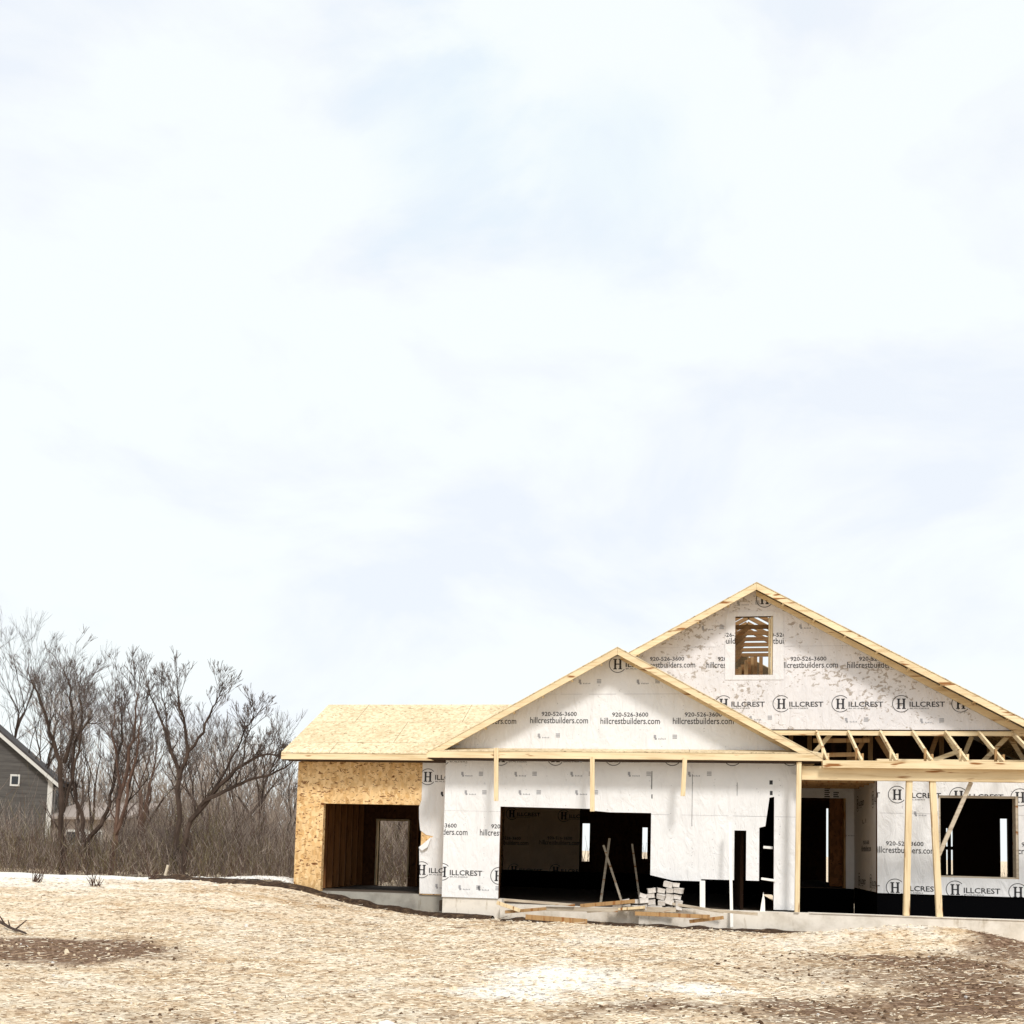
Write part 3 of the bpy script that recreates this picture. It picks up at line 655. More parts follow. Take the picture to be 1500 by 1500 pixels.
post('hanging_board', (-3.69, YF-.045, 3.33), (-3.665, YF-.05, 2.30), .085, LZ, 'leftmost board nailed to the lower eave, ending above the garage opening corner', 'board', 'boards hanging from the lower eave', .038)
post('hanging_board', (-1.82, YF-.045, 3.17), (-1.80, YF-.05, 2.13), .085, LZ, 'middle board nailed to the lower eave, reaching into the garage opening', 'board', 'boards hanging from the lower eave', .038)
post('hanging_board', (-.08, YF-.045, 3.17), (-.11, YF-.05, 2.45), .085, LZ, 'rightmost board nailed to the lower eave, in front of plain wrap', 'board', 'boards hanging from the lower eave', .038)
WHT = mat('white_painted_lath', (.84, .82, .78), .6)[0]
a = at(1029, 1290, 19.25); b = at(1029, 1336, 19.25)
post('white_stake', a, (b.x, b.y, .34), .10, WHT, 'broad white stake standing left of the black hole in the torn wrap', 'stake', 'white stakes before the torn wrap', .02)
post('white_stake', at(1069, 1205, 19.1), (at(1072, 1356, 18.9).x, 18.9, .05), .055, WHT, 'tallest thin white stake, set in the soil before the kerb', 'stake', 'white stakes before the torn wrap', .02)
bm = BM(); c = at(1118, 1311, 19.2); x = c.x
prism(bm, [(x-.055, .34), (x+.035, .34), (x+.03, .55), (x+.003, .70), (x-.03, .52)], 19.19, 19.21)
tag(obj('white_stake', bm, WHT), 'short pointed white stake on the kerb beside the porch post', 'stake', 'white stakes before the torn wrap')
post('white_lath', at(1115, 1287, 19.36), at(1136, 1290, 19.36), .045, WHT, 'small white horizontal lath across the black hole of the torn wrap', 'lath', None, .015)
post('white_lath', at(1118, 1241, 19.5), at(1132, 1242, 19.5), .05, WHT, 'short white scrap of lath high in the black gap of the torn wrap', 'lath', None, .015)

# loose lumber and blocks at the garage threshold
def gz_(x, y): return float(height(np.array([x]), np.array([y]))[0])
scrap = [(728, 1322, 762, 1334, LZ, .07), (738, 1318, 842, 1326, LG, .05), (800, 1331, 905, 1333, LG, .08), (770, 1343, 860, 1350, LD, .09), (850, 1327, 930, 1320, LD, .07), (905, 1331, 990, 1333, LG, .09),
         (860, 1335, 945, 1329, LZ, .05), (930, 1338, 1040, 1343, LD, .07), (985, 1324, 1060, 1336, LG, .05), (1010, 1350, 1060, 1344, LD, .06), (740, 1336, 800, 1331, LD, .06), (1040, 1333, 1110, 1339, LG, .05)]
words = ['pale board slanting down at the foot of the wrapped pier', 'long grey board along the left of the garage threshold', 'grey board across the middle of the threshold', 'dark brown plank lying on the sand before the garage',
         'brown board leaning up to the rubble heap', 'grey board in front of the rubble heap', 'short pale board at the foot of the rubble heap', 'dark board on the soil right of the rubble heap', 'thin grey board right of the rubble heap, under torn wrap',
         'short dark stick lying before the tall white stake', 'short brown board behind the left end of the threshold', 'thin grey board along the kerb below the torn wrap']
for (x0, y0, x1, y1, m, wd), tx in zip(scrap, words):
    Yq = 18.95 if y1 < 1338 else 18.2
    a, b = at(x0, y0, Yq), at(x1, y1, Yq-.1)
    post('scrap_board', (a.x, a.y, max(a.z, gz_(a.x, a.y)+.02)), (b.x, b.y, max(b.z, gz_(b.x, b.y)+.02)), wd, m, tx, 'board', 'scrap boards at the garage threshold', .035)
RUB = [concrete('pale_rubble', (.62, .58, .54), (.34, .30, .26))]
rb = random.Random(5); protos = []
for k in range(5):
    bm = BM(); bmesh.ops.create_cube(bm, size=1)
    bmesh.ops.subdivide_edges(bm, edges=bm.edges[:], cuts=1)
    for v in bm.verts: v.co = Vector((v.co.x*.17, v.co.y*.13, v.co.z*.10))*(1+.3*mnoise.noise(v.co*2.2+Vector((k*3, 0, 0))))+Vector((0, 0, .05))
    protos.append(obj('rubble_piece', bm, RUB, origin=(0, 0, 0)))
used = set(); xa, xb = at(905, 1318, 19.0).x, at(1003, 1318, 19.0).x
for j in range(5):
    n = (8, 7, 5, 4, 2)[j]; x0 = xb-n*.155
    for i in range(n):
        k = rb.randrange(5); o = protos[k] if k not in used else protos[k].copy()
        if k in used: COL.objects.link(o)
        used.add(k)
        o.location = (x0+i*.158+rb.uniform(-.03, .03), 19.0+rb.uniform(-.05, .05)+.015*j, .31+j*.108+rb.uniform(-.01, .01))
        o.rotation_euler = (rb.uniform(-.2, .2), rb.uniform(-.3, .3), rb.uniform(-.5, .5)); q = rb.uniform(.75, 1.0); o.scale = (q, q, q)
        tag(o, 'rough pale lump of rubble in the heap at the right side of the garage threshold', 'rubble', 'pale rubble heaped at the garage threshold')
# lumber glimpsed inside the garage
ins = [((912, 1319), (884, 1238), 20.6, .045, 'grey stick leaning left inside the dark garage'), ((880, 1319), (893, 1228), 20.9, .05, 'grey stick leaning right inside the dark garage, crossing the other'),
       ((938, 1319), (926, 1236), 21.1, .04, 'thin grey stick nearest the right jamb inside the dark garage')]
for p0, p1, Y, wd, tx in ins:
    a = at(*p0, Y); post('timber_offcut', (a.x, a.y, .315), at(*p1, Y+.25), wd, LG, tx, 'offcut', 'timber pieces inside the garage', .03)

# ================================================================== vegetation
def tube_mesh(name, segs, mi_of=None):
    """segs: list of polylines [(point, radius)...]; builds one mesh of tapered tubes"""
    V, Fc, MI = [], [], []
    for pl, mi in segs:
        k = 5 if pl[0][1] > .05 else 3; base = len(V)
        for i, (p, r) in enumerate(pl):
            q = pl[min(i+1, len(pl)-1)][0]-pl[max(i-1, 0)][0]
            if q.length < 1e-6: q = Vector((0, 0, 1))
            q.normalize(); s = q.cross(Vector((.3, .95, .1))).normalized(); u = q.cross(s)
            for j in range(k):
                a = 2*math.pi*j/k; V.append(p+(s*math.cos(a)+u*math.sin(a))*r)
        for i in range(len(pl)-1):
            for j in range(k):
                a0 = base+i*k+j; a1 = base+i*k+(j+1) % k
                Fc.append((a0, a1, a1+k, a0+k)); MI.append(mi)
    me = bpy.data.meshes.new(name); me.from_pydata([tuple(v) for v in V], [], Fc)
    me.polygons.foreach_set('material_index', MI); return me
def grow(rg, segs, p, d, ln, r, depth, maxd, spread, up, wob):
    n = 4 if depth < 3 else 2; pl = [(p.copy(), r)]; r1 = r*(.66 if depth else .72)
    for i in range(n):
        d = (d+Vector((rg.uniform(-wob, wob), rg.uniform(-wob, wob), rg.uniform(-wob, wob)*.7+up))).normalized()
        p = p+d*(ln/n); pl.append((p.copy(), r+(r1-r)*(i+1)/n))
        if depth >= 2 and depth < maxd and rg.random() < .55:
            dd = (d+Vector((rg.uniform(-1, 1), rg.uniform(-1, 1), rg.uniform(-.3, .8)))*.8).normalized()
            grow(rg, segs, p, dd, ln*.55, r1*.5, max(depth+2, maxd-2), maxd, spread, up, wob*1.2)
    segs.append((pl, depth))
    if depth >= maxd: return
    k = rg.choice((2, 2, 3)) if depth < 2 else rg.choice((2, 3, 3))
    for i in range(k):
        ax = Vector((rg.uniform(-1, 1), rg.uniform(-1, 1), rg.uniform(-.2, .5)))
        dd = (d+ax*spread*(1 if i else .45)).normalized()
        grow(rg, segs, p, dd, ln*rg.uniform(.62, .86), max(r1*rg.uniform(.55, .85), .006), depth+1, maxd, spread, up, wob)
def tree(px, Y, top, lean, seed, label, r=.13, maxd=6, spread=.62, stems=1, trunkf=.26, mats=(BARK, TWIG), group='bare trees behind the yard', name='bare_tree', up=.05, wob=.2):
    rg = random.Random(seed); b = at(px, 1235, Y); z0 = gz_(b.x, Y)-.1; hgt = at(px, top, Y).z-z0
    root = Vector((b.x, Y, z0)); segs = []
    for s in range(stems):
        d = Vector((lean+(rg.uniform(-.35, .35) if stems > 1 else 0), rg.uniform(-.15, .15), 1)).normalized()
        grow(rg, segs, root+Vector((s*.12, 0, 0)), d, hgt*trunkf, 1.35*r*(1 if s == 0 else .75), 0, maxd, spread, up, wob)
    zs = max(p.z for pl, _ in segs for p, _r in pl); k = hgt/(zs-z0)
    segs = [([(root+Vector(((p.x-root.x)*(.5+.5*k), (p.y-root.y)*(.5+.5*k), (p.z-root.z)*k)), rr) for p, rr in pl], dp) for pl, dp in segs]
    t = empty(name, root, label, 'tree', group)
    objm('trunk', tube_mesh('trunk', [(pl, 0) for pl, dp in segs if dp < 2]), [mats[0]], t)
    objm('crown', tube_mesh('crown', [(pl, 0 if dp < 4 else 1) for pl, dp in segs if dp >= 2]), list(mats), t)
    return t
T = [(-14, 56, 900, .06, 1, 'tallest bare tree, at the far left edge of the photo', dict(r=.36, maxd=7, mats=(BARK, BARK))),
     (32, 58, 935, .05, 2, 'tall bare tree whose trunk rises over the grey house roof', dict(r=.24, maxd=7, mats=(BARK, BARK))),
     (44, 60, 950, .03, 23, 'thin straight bare tree just right of the tallest, over the grey house roof', dict(r=.16, maxd=7)),
     (150, 35, 1040, .42, 24, 'bare tree bending right beside the white framed windows', dict(r=.11)),
     (196, 36, 1015, .05, 6, 'narrow reddish bare tree in the middle of the tree line', dict(r=.13, mats=(BARKR, TWIG), spread=.45)),
     (285, 37, 1045, .45, 9, 'slim bare tree leaning right behind the low leaning one', dict(r=.12)),
     (338, 36, 1040, .15, 10, 'slim upright bare tree halfway between the broad tree and the wing', dict(r=.11)),
     (372, 38, 1030, .08, 11, 'upright bare tree with a feathery crown, second left of the wing', dict(r=.11)),
     (418, 35, 1108, .0, 12, 'small bare tree nearest the left corner of the wing', dict(r=.08)),
     (215, 39, 1020, .05, 41, 'thin bare tree behind the gap left of the broad forked tree', dict(r=.09)),
     (150, 40, 1015, -.05, 42, 'thin bare tree behind the curved trunk', dict(r=.09)),
     (300, 40, 1035, .1, 43, 'thin bare tree behind the right half of the broad forked tree', dict(r=.09)),
     (352, 41, 1062, .0, 44, 'thin bare tree above the limbs leaning to the wing', dict(r=.08)),
     (75, 50, 960, .1, 45, 'thin bare tree behind the eave of the grey house', dict(r=.12)),
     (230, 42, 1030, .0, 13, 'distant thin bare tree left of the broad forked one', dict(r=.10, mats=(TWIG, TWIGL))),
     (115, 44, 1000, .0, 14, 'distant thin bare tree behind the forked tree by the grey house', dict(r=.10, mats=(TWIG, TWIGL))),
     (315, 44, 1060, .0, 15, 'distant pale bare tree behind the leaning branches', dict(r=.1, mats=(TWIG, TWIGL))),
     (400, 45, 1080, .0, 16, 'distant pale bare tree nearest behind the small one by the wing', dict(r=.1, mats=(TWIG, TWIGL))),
     (568, 36, 1090, .05, 17, 'bare tree seen through the left half of the rear opening of the wing', dict(r=.12, maxd=5)),
     (592, 38, 1110, -.05, 18, 'bare tree seen through the right half of the rear opening of the wing', dict(r=.11, maxd=5))]
for px, Y, top, lean, seed, lab, kw in T: tree(px, Y, top, lean, seed, lab, **kw)
def limb_tree(Y, limbs, seed, label, mats=(BARK, TWIG), tw=1.0, up=.06):
    rg = random.Random(seed); segs = []; k = Y/1460.0
    x0, y0 = limbs[0][0][0]; b = at(x0, y0, Y); root = Vector((b.x, Y, gz_(b.x, Y)-.1)); yoff = 0
    for pts, ra, rb_ in limbs:
        P = [at(x, y, Y) for x, y in pts]; yo = rg.uniform(-.5, .5)
        for i, p in enumerate(P): p.y += yo*i/len(P) if pts[0] != limbs[0][0][0] or i else 0
        if pts[0] == limbs[0][0][0] and P[0].z > root.z: P.insert(0, root.copy())
        Q = []
        for i in range(len(P)-1):
            for t in range(3): Q.append(P[i].lerp(P[i+1], t/3)+Vector((rg.uniform(-.05, .05), rg.uniform(-.05, .05), 0))*(1 if i or t else 0))
        Q.append(P[-1]); n = len(Q)-1
        pl = [(q, (ra+(rb_-ra)*i/n)*.72) for i, q in enumerate(Q)]; segs.append((pl, 0))
        for i in range(2, n+1):
            for s_ in range(2 if i > n*.5 else 1):
                if rg.random() < (.75 if i < n*.35 else .12): continue
                d0 = (Q[i]-Q[i-1]).normalized(); d = (d0*.7+Vector((rg.uniform(-1, 1), rg.uniform(-.5, .5), rg.uniform(.1, .9)))*.8).normalized()
                grow(rg, segs, Q[i], d, rg.uniform(.3, .62)*tw, max(pl[i][1]*.42, .011), 3, 6, .6, up, .2)
        d = (Q[-1]-Q[-2]).normalized(); grow(rg, segs, Q[-1], d, .42*tw, rb_*.6, 3, 6, .6, up, .2)
    t = empty('bare_tree', root, label, 'tree', 'bare trees behind the yard')
    objm('trunk', tube_mesh('trunk', [(pl, 0) for pl, dp in segs if dp == 0]), [mats[0]], t)
    objm('crown', tube_mesh('crown', [(pl, 0 if dp < 4 else 1) for pl, dp in segs if dp > 0]), list(mats), t)
limb_tree(27.5, [([(93, 1262), (92, 1200), (94, 1118), (80, 1075), (73, 1040), (60, 1005)], .15, .035), ([(94, 1118), (107, 1080), (112, 1040), (106, 995)], .085, .03), ([(92, 1190), (108, 1140), (118, 1100), (130, 1060), (150, 1062)], .07, .02)], 31, 'dark forked bare tree at the right corner of the grey house')
limb_tree(28.5, [([(128, 1262), (128, 1232), (120, 1190), (113, 1140), (118, 1090), (128, 1050), (126, 1010)], .13, .025), ([(128, 1232), (148, 1208), (160, 1178), (168, 1140), (180, 1085), (178, 1040)], .11, .03), ([(120, 1190), (108, 1165), (100, 1140)], .05, .015)], 32, 'dark bare tree with a trunk curving right, in front of the white framed windows', tw=.85)
limb_tree(28.2, [([(165, 1255), (168, 1222), (175, 1170), (187, 1110), (196, 1070), (200, 1020)], .14, .03), ([(168, 1222), (182, 1195), (190, 1150), (207, 1085), (214, 1045)], .09, .02), ([(175, 1170), (172, 1120), (165, 1075), (170, 1025)], .07, .02)], 33, 'reddish bare tree just right of the white framed windows', (BARKR, TWIG))
limb_tree(27.8, [([(258, 1262), (262, 1200), (262, 1140), (252, 1102), (238, 1060), (220, 1020)], .16, .03), ([(262, 1140), (276, 1100), (270, 1052), (262, 1012)], .10, .03), ([(276, 1100), (298, 1072), (308, 1035), (318, 1020)], .07, .02), ([(252, 1102), (246, 1060), (240, 1022)], .05, .02)], 34, 'wide forked bare tree, the broadest of the tree line', tw=.8)
limb_tree(27.0, [([(268, 1240), (278, 1202), (302, 1172), (345, 1152), (372, 1140), (398, 1134), (422, 1120)], .13, .03), ([(278, 1202), (310, 1162), (344, 1126), (366, 1112), (388, 1104), (412, 1108)], .11, .025), ([(310, 1162), (338, 1110), (352, 1075), (366, 1050)], .06, .02), ([(345, 1152), (352, 1120), (360, 1080), (374, 1045)], .05, .015)], 35, 'low bare tree leaning far to the right towards the left wing', tw=.6)
def shrub_seen(px, Y, top, seed, label):
    rg = random.Random(seed); b = at(px, 1250, Y); segs = []
    for i in range(60):
        q = b.copy(); q.z = gz_(b.x, Y)-.05; d = Vector((rg.uniform(-.5, .5), rg.uniform(-.4, .4), 1)).normalized()
        h = (at(px, top, Y).z-q.z)*rg.uniform(.5, 1); pl = [(q.copy(), .012)]
        for k in range(4): d = (d+Vector((rg.uniform(-.25, .25), rg.uniform(-.25, .25), .1))).normalized(); q = q+d*h/4; pl.append((q.copy(), .010*(1-k/5)))
        segs.append((pl, 0))
    tag(objm('bare_shrub', tube_mesh('s', segs), [TWIG]), label, 'shrub')
shrub_seen(858, 36, 1212, 4, 'bare shrub seen through the left slit in the back of the garage')
shrub_seen(945, 36, 1216, 5, 'bare shrub seen through the right slit in the back of the garage')
shrub_seen(1473, 45, 1262, 3, 'bare shrub seen through the narrow bright rear opening of the porch room')

def thicket():
    rg = random.Random(99); segs = []
    def stem(x, y, h, mi, r):
        p = Vector((x, y, gz_(x, y)-.05)); d = Vector((rg.uniform(-.55, .55), rg.uniform(-.3, .3), 1)).normalized(); pl = [(p.copy(), r)]
        for k in range(3):
            d = (d+Vector((rg.uniform(-.35, .35), rg.uniform(-.2, .2), rg.uniform(-.1, .25)))).normalized(); p = p+d*h/3; pl.append((p.copy(), r*(1-(k+1)/3.6)))
            if rg.random() < .8:
                dd = (d+Vector((rg.uniform(-1, 1), rg.uniform(-.5, .5), rg.uniform(-.2, .8)))*.9).normalized(); q = p+dd*h*.3
                segs.append(([(p.copy(), r*.6), (p+dd*h*.16, r*.5), (q+Vector((rg.uniform(-.05, .05), 0, .06)), r*.25)], mi))
    for i in range(19000):
        u = rg.random(); y = 29.5+9*rg.random()**1.1; px = rg.uniform(-60, 660)
        x = at(px, 1240, y).x
        hump = .42+.75*mnoise.noise(Vector((x*.35, y*.3, 4)))+.55*mnoise.noise(Vector((x*1.1, y, 1)))
        if rg.random() > .2+1.1*hump: continue
        h = (.7+1.9*max(0, hump))*rg.uniform(.45, 1.15)
        if px < 80: h *= .85
        if 88 < px < 160: h *= .62
        if rg.random() < .07: h *= 1.7
        c = mnoise.noise(Vector((x*.22, y*.2, 9)))
        mi = (3 if c > .08 else 1) if rg.random() < .5 else (0 if rg.random() < .6 else 2)
        stem(x, y, h, mi, rg.uniform(.006, .014))
    for i in range(9000):      # low dense tangle at the foot
        y = 26.6+8*rg.random()**1.3; x = at(rg.uniform(-60, 660), 1240, y).x; stem(x, y, rg.uniform(.3, 1.25), rg.choice((0, 2, 0, 3, 1)), rg.uniform(.006, .012))
    tag(objm('thicket', tube_mesh('thicket', segs), [TWIG, TWIGL, BARKR, TWIGO], origin=(-10, 32, 0)), 'tangled brown and grey leafless brush along the back of the yard', 'brush', kind='stuff')
thicket()
def far_wood():
    rg = random.Random(5); segs = []
    for i in range(2600):
        y = rg.uniform(48, 62); x = at(rg.uniform(-80, 640), 1240, y).x; h = rg.uniform(2.5, 8.5)*(.8+.4*mnoise.noise(Vector((x*.12, 0, 0))))
        p = Vector((x, y, -.6)); d = Vector((rg.uniform(-.12, .12), 0, 1)); pl = [(p.copy(), .04)]
        for k in range(5):
            d = (d+Vector((rg.uniform(-.14, .14), rg.uniform(-.1, .1), .1))).normalized(); p = p+d*h/5; pl.append((p.copy(), .034*(1-(k+1)/5.5)))
            for s in range(3):
                dd = (d+Vector((rg.uniform(-1, 1), rg.uniform(-.3, .3), rg.uniform(0, .8)))*.8).normalized(); segs.append(([(p.copy(), .014), (p+dd*rg.uniform(.4, 1.1), .005)], 0))
        segs.append((pl, 0))
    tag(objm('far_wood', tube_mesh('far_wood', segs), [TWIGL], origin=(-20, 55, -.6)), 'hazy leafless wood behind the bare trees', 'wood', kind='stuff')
far_wood()

# ================================================================== neighbouring buildings
def siding():
    m, nt, b = mat('grey_siding', (.10, .10, .10), .7)
    wv = N(nt, 'ShaderNodeTexWave', wave_type='BANDS', bands_direction='Z', wave_profile='SAW', i_Scale=1.6); nt.links.new(texcoord(nt), wv.inputs['Vector'])
    n = noisetex(nt, texcoord(nt, (.5, .5, 3)), 2, 4)
    c = ramp(nt, n, [(.3, (.06, .055, .052)), (.7, (.10, .093, .086))]); c2 = ramp(nt, wv.outputs['Fac'], [(.0, (.55, .55, .55)), (.15, (1, 1, 1))])
    nt.links.new(mixc(nt, c, c2, 1.0, 'MULTIPLY'), b.inputs['Base Color']); return m
SID = siding(); TRIM = mat('white_trim', (.55, .54, .51), .7)[0]; GLS = mat('window_glass', (.03, .035, .04), .1)[0]; SHG = bark('roof_shingle', (.07, .065, .065), (.045, .04, .04))
YN, NA = 46.0, R(29)
cr_ = at(77, 1140, YN)
def nb(px, py):                  # distance along the gable wall and height of a photo point on it
    d = at(px, py, 10.0); d = Vector((d.x, 10.0, d.z-EYE)); ax, ay = -math.cos(NA), -math.sin(NA)
    s_ = (cr_.x*d.y-YN*d.x)/(ay*d.x-ax*d.y); t = (YN+s_*ay)/d.y; return s_, d.z*t+EYE
s0, z0_ = nb(0, 1073); sl_ = (z0_-cr_.z)/s0; hwN = s0+2.5; pkz = cr_.z+sl_*hwN
NH = empty('neighbour_house', (cr_.x, YN, -.6), 'dark grey sided two storey house at the left edge of the photo, behind bare trees', 'house')
Xc = cr_.x; pxN = Xc-hwN
bm = BM(); prism(bm, [(Xc-2*hwN, -.8), (Xc, -.8), (Xc, cr_.z), (pxN, pkz), (Xc-2*hwN, cr_.z)], YN, YN+9); obj('wall', bm, SID, NH)
bm = BM()
for sx in (-1, 1):
    x1 = pxN+sx*(hwN+.45); z1 = pkz-sl_*(hwN+.45); q = [(pxN+.002*sx, YN-.35, pkz+.14), (x1, YN-.35, z1+.14), (x1, YN+9.3, z1+.14), (pxN+.002*sx, YN+9.3, pkz+.14)]
    slab(bm, q, .12)
obj('roof', bm, SHG, NH)
for sx in (-1, 1):
    bm = BM(); x1 = pxN+sx*(hwN+.45); z1 = pkz-sl_*(hwN+.45); prism(bm, [(pxN+.003*sx, pkz+.01), (x1, z1+.01), (x1, z1-.20), (pxN+.003*sx, pkz-.20)], YN-.34, YN-.30); obj('rake_trim', bm, TRIM, NH)
part('corner_trim', NH, TRIM, (Xc-.2, Xc+.03, YN-.03, YN-.002, -.6, cr_.z-.05)); part('side_corner_trim', NH, TRIM, (Xc+.002, Xc+.03, YN, YN+.3, -.6, cr_.z-.02))
for zz in (cr_.z-2.0, 1.0):
    for yy in (1.0, 4.2):
        wv = part('window', NH, TRIM, (Xc+.002, Xc+.05, YN+yy, YN+yy+1.6, zz, zz+1.6)); part('pane', wv, GLS, (Xc+.051, Xc+.06, YN+yy+.15, YN+yy+1.45, zz+.15, zz+1.45))
sw, zw = nb(22, 1143)
wv = part('window', NH, TRIM, (Xc-sw-.22, Xc-sw+.22, YN-.05, YN-.003, zw-.3, zw+.3)); part('pane', wv, GLS, (Xc-sw-.15, Xc-sw+.15, YN-.06, YN-.052, zw-.2, zw+.2))
bm = BM(); slab(bm, [(Xc-.4, YN+3, cr_.z+.2), (Xc+.9, YN+3, cr_.z-.1), (Xc+.9, YN+8, cr_.z-.1), (Xc-3, YN+8, cr_.z+1.6)], .1); obj('rear_roof', bm, SHG, NH)
NH.rotation_euler = (0, 0, NA)
YL = 46.5
a = at(94, 1205, YL); b = at(156, 1246, YL)
LH = empty('low_house', ((a.x+b.x)/2, YL, -1), 'low pale building with white framed windows between bare trunks', 'house')
part('wall', LH, mat('beige_siding', (.36, .30, .26), .8)[0], (a.x-.8, b.x+.8, YL, YL+6, -1.2, a.z+.3))
bm = BM(); slab(bm, [(a.x-1.2, YL-.4, a.z+.3), (b.x+1.2, YL-.4, a.z+.3), (b.x+1.2, YL+3.2, a.z+1.2), (a.x-1.2, YL+3.2, a.z+1.2)], .12); obj('roof', bm, mat('pale_roof', (.34, .29, .26), .9)[0], LH)
for x0, x1 in ((98, 114), (117, 128), (131, 141), (143, 150)):
    p, q = at(x0, 1215, YL), at(x1, 1238, YL)
    wv = part('window', LH, TRIM, (p.x, q.x, YL-.06, YL-.003, q.z, p.z)); part('pane', wv, GLS, (p.x+.1, q.x-.1, YL-.07, YL-.062, q.z+.12, p.z-.12))

# ================================================================== yard details
def dark_bank(pts, label, n0=8):
    """low dark raised strip running from the yard to the wing's foundation"""
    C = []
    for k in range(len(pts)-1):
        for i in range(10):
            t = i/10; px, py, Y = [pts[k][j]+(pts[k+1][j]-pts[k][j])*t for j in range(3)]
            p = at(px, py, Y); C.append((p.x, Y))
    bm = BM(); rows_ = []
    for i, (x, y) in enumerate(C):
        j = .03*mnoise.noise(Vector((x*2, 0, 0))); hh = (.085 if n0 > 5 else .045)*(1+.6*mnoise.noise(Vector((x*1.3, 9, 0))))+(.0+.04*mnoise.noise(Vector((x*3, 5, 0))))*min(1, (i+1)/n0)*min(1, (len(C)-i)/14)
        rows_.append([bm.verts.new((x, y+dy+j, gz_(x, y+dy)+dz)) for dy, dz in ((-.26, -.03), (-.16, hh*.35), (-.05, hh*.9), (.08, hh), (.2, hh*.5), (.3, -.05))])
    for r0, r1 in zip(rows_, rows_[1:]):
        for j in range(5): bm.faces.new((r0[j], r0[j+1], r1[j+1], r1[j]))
    m, nt, b = mat('bank_dark%d' % n0, (.05, .03, .02), .95)
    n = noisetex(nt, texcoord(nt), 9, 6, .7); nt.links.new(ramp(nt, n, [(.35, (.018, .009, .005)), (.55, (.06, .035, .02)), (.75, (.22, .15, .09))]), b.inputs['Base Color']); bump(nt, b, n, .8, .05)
    o = obj('dark_bank', bm, m, origin=(0, 0, 0)); tag(o, label, 'soil', kind='structure')
dark_bank([(225, 1296, 20.9), (300, 1301, 20.4), (400, 1307, 20.0), (470, 1313, 19.75), (540, 1323, 19.7), (600, 1333, 19.75), (645, 1341, 19.28), (730, 1341, 19.15)], 'low dark raised strip along the left wing foundation')
dark_bank([(735, 1342, 18.9), (830, 1346, 18.8), (900, 1348, 18.75), (960, 1347, 18.85), (1040, 1352, 18.8), (1160, 1355, 18.8), (1240, 1359, 18.7), (1330, 1366, 18.5), (1400, 1378, 18.4), (1500, 1392, 18.5)], 'thin dark line of wet soil along the garage threshold and porch kerb', 4)
def gravel():
    m, nt, b = mat('gravel', (.7, .68, .64), .95)
    n = noisetex(nt, texcoord(nt), 14, 4, .7); nt.links.new(ramp(nt, n, [(.35, (.22, .19, .17)), (.5, (.70, .68, .65)), (.7, (.85, .84, .82))]), b.inputs['Base Color'])
    bm = BM(); rg = random.Random(3)
    for i in range(5200):
        px = rg.uniform(330, 480) if rg.random() < .72 else rg.uniform(235, 620); t = rg.random()
        Y = (21.6 if px < 434 else 19.98)-t*1.0 if px < 434 else 19.95-t*.12
        x = at(px, 1300, Y).x; s = rg.uniform(.012, .035); z = gz_(x, Y)+s*.4+(.12*math.exp(-((x+9.2)/1.1)**2-((Y-21)/.8)**2))
        c = Vector((x, Y, z)); q = [c+Vector((rg.uniform(-.3, .3)+dx, rg.uniform(-.3, .3)+dy, dz))*s for dx, dy, dz in ((-1, -1, -.4), (1, -1, -.4), (1, 1, -.4), (-1, 1, -.4), (0, 0, .9))]
        v = [bm.verts.new(a) for a in q]
        for f in ((0, 1, 4), (1, 2, 4), (2, 3, 4), (3, 0, 4)): bm.faces.new([v[k] for k in f])
    o = obj('gravel', bm, m, origin=(-8, 20, 0)); tag(o, 'pale gravel scattered at the left corner of the wing', 'gravel', kind='stuff')
gravel()
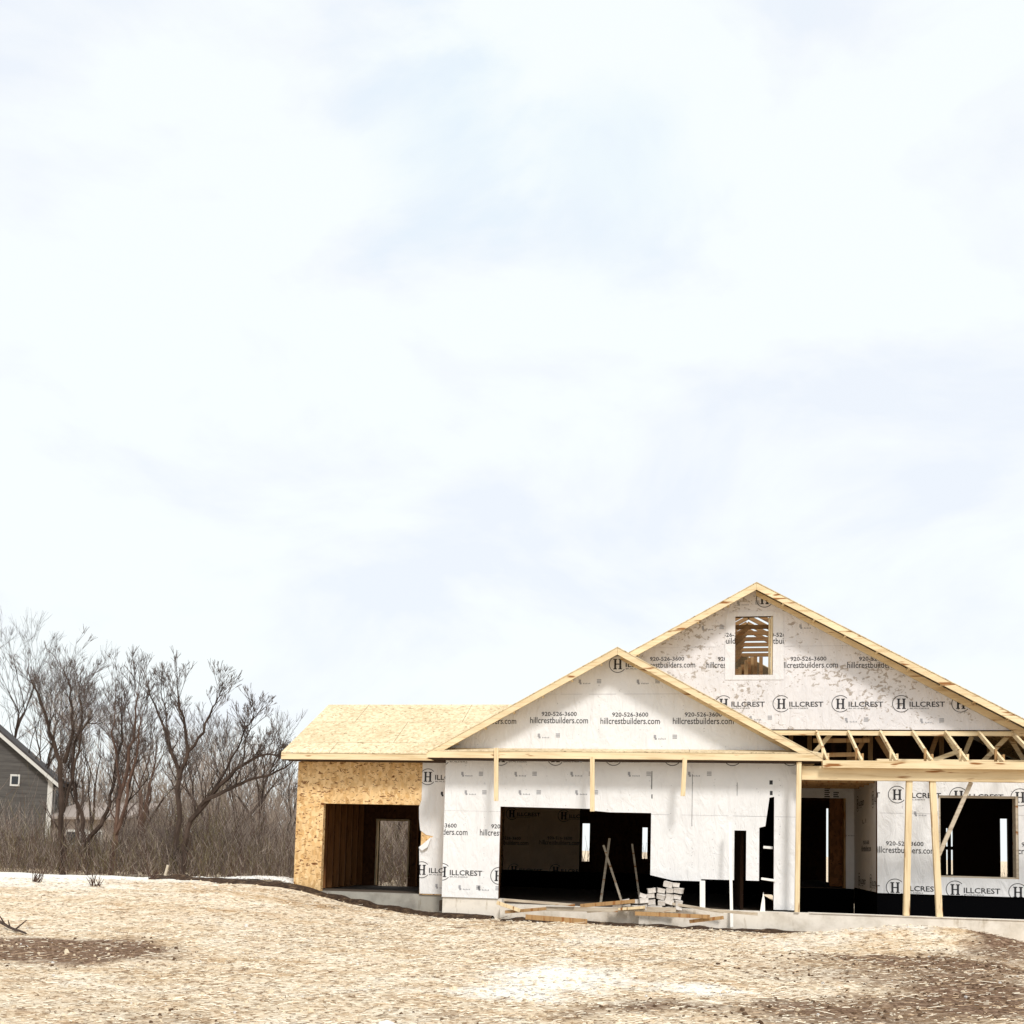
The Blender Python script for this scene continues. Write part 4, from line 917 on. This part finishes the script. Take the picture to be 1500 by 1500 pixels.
def strew():
    """straw stalks and clods lying on the yard: nobody could count them"""
    n = 42000; rg = RS
    Y = 5.2+14.2*rg.rand(n)**1.15; th = rg.uniform(-.50, .58, n)
    X = Y*np.tan(th-PSI*.9); Z = height(X, Y)
    ln = rg.uniform(.015, .075, n)*(1+1.5*(rg.rand(n) < .06))*(.6+.045*Y); wd = rg.uniform(.0016, .004, n)*(.5+.055*Y); ang = rg.normal(0, .5, n)-.25*(X > 0); tilt = rg.uniform(-.1, .25, n)
    dx, dy = np.cos(ang)*ln/2, np.sin(ang)*ln/2; px, py = -np.sin(ang)*wd, np.cos(ang)*wd; dz = np.sin(tilt)*ln/2
    up = .006+np.abs(dz)
    V = np.stack([np.stack([X-dx-px, Y-dy-py, Z+up-dz], -1), np.stack([X+dx-px, Y+dy-py, Z+up+dz], -1), np.stack([X+dx+px, Y+dy+py, Z+up+dz+wd], -1), np.stack([X-dx+px, Y-dy+py, Z+up-dz+wd], -1)], 1).reshape(-1, 3)
    Fc = np.arange(n*4).reshape(n, 4)
    me = bpy.data.meshes.new('straw'); me.from_pydata(V.tolist(), [], Fc.tolist())
    dk = patches(X, Y); mi = np.where(rg.rand(n) < np.clip(.5+.35*dk, .1, .82), 1, 0); mi = np.where(rg.rand(n) < .12, 2, mi)
    me.polygons.foreach_set('material_index', mi.astype('i'))
    ms = [mat('straw_pale', (.82, .73, .58), .8)[0], mat('straw_dark', (.16, .095, .05), .9)[0], mat('straw_tan', (.58, .42, .27), .8)[0]]
    tag(objm('straw', me, ms, origin=(0, 12, 0)), 'loose straw strewn over the sandy yard', 'straw', kind='stuff')
    bm = BM(); r2 = random.Random(8)
    for i in range(9000):
        y = 5.2+15*r2.random(); x = y*math.tan(r2.uniform(-.5, .58)-PSI*.9)
        d = float(patches(np.array([x]), np.array([y]))[0])
        if r2.random() > .30+.3*abs(d)+.15*(x > 0): continue
        s = r2.uniform(.006, .022)*(1.5 if r2.random() < .06 else 1)*(.75+.03*y); c = Vector((x, y, gz_(x, y)+s*.25)); mi = 1 if d > .2 and r2.random() < .78 else (2 if r2.random() < .06 else 0)
        top = [bm.verts.new(c+Vector((math.cos(a)*r2.uniform(.4, .8), math.sin(a)*r2.uniform(.4, .8), r2.uniform(.35, .8)))*s) for a in (0, 1.6, 3.1, 4.7)]
        bot = [bm.verts.new(c+Vector((math.cos(a)*r2.uniform(.9, 1.5), math.sin(a)*r2.uniform(.8, 1.2), -.6))*s) for a in (0, 1.6, 3.1, 4.7)]
        bm.faces.new(top).material_index = mi
        for k in range(4): bm.faces.new((bot[k], bot[(k+1) % 4], top[(k+1) % 4], top[k])).material_index = mi
    tag(obj('clods', bm, [mat('clod_sand', (.66, .55, .40), .95)[0], mat('clod_soil', (.10, .06, .035), .95)[0], mat('pebble', (.62, .60, .57), .9)[0]], origin=(0, 12, 0)), 'small clods and pebbles scattered over the yard', 'clods', kind='stuff')
strew()
def rock(px, py, s, label):
    x, y = gp(px, py); bm = BM(); bmesh.ops.create_icosphere(bm, subdivisions=3, radius=1)
    for v in bm.verts: v.co *= 1+.25*mnoise.noise(v.co*1.4+Vector((px, 0, 0))); v.co = Vector((x, y, gz_(x, y)+s*.15))+Vector((v.co.x*s*1.3, v.co.y*s, v.co.z*s*.6))
    tag(obj('rock', bm, concrete('rock%d' % px, (.80, .78, .74), (.6, .57, .52))), label, 'rock')
rock(566, 1500, .055, 'white stone at the bottom edge of the photo')
def stick(name, p0, p1, Yd, r, m, label, cat):
    a, b = p0, p1; rg = random.Random(int(a[0]*10)); pl = []
    for i in range(7): t = i/6; q = a.lerp(b, t)+Vector((0, 0, rg.uniform(-.015, .015))); pl.append((q, r*(1-.5*t)))
    segs = [(pl, 0)]
    for i in (2, 3, 4): q = pl[i][0]; segs.append(([(q.copy(), r*.5), (q+Vector((rg.uniform(-.1, .25), rg.uniform(-.1, .1), rg.uniform(.05, .2))), r*.25)], 0))
    tag(objm(name, tube_mesh(name, segs), [m]), label, cat)
x, y = gp(-8, 1358); x2, y2 = gp(38, 1372)
stick('fallen_branch', Vector((x, y, gz_(x, y)+.12)), Vector((x2, y2, gz_(x2, y2)+.03)), 0, .03, BARK, 'dark fallen branch lying at the left edge of the yard', 'branch')
a = at(239, 1300, 22.6)
post('wooden_stake', (a.x, 22.6, gz_(a.x, 22.6)-.05), (a.x+.10, 22.6, gz_(a.x, 22.6)+.34), .05, LG, 'short leaning wooden stake at the left end of the dark raised strip', 'stake')
def weed(px, py, label, seed):
    x, y = gp(px, py); y = min(y, 20.5); x = at(px, py, y).x; rg = random.Random(seed); segs = []; z = gz_(x, y)
    for i in range(16):
        p = Vector((x+rg.uniform(-.1, .1), y, z)); d = Vector((rg.uniform(-.7, .7), rg.uniform(-.3, .3), 1)).normalized(); pl = [(p.copy(), .009)]
        for k in range(3): d = (d+Vector((rg.uniform(-.4, .4), 0, rg.uniform(-.3, .2)))).normalized(); p = p+d*rg.uniform(.05, .12); pl.append((p.copy(), .008-.002*k))
        segs.append((pl, 0))
    tag(objm('dry_weed', tube_mesh('w', segs), [BARKR]), label, 'weed', 'dry weeds in the yard')
weed(138, 1330, 'dry weed standing alone in the pale sand under the bare trees', 4); weed(52, 1326, 'small dry weed nearest the left edge of the yard', 5); weed(222, 1312, 'dry weed beside the leaning wooden stake', 6)
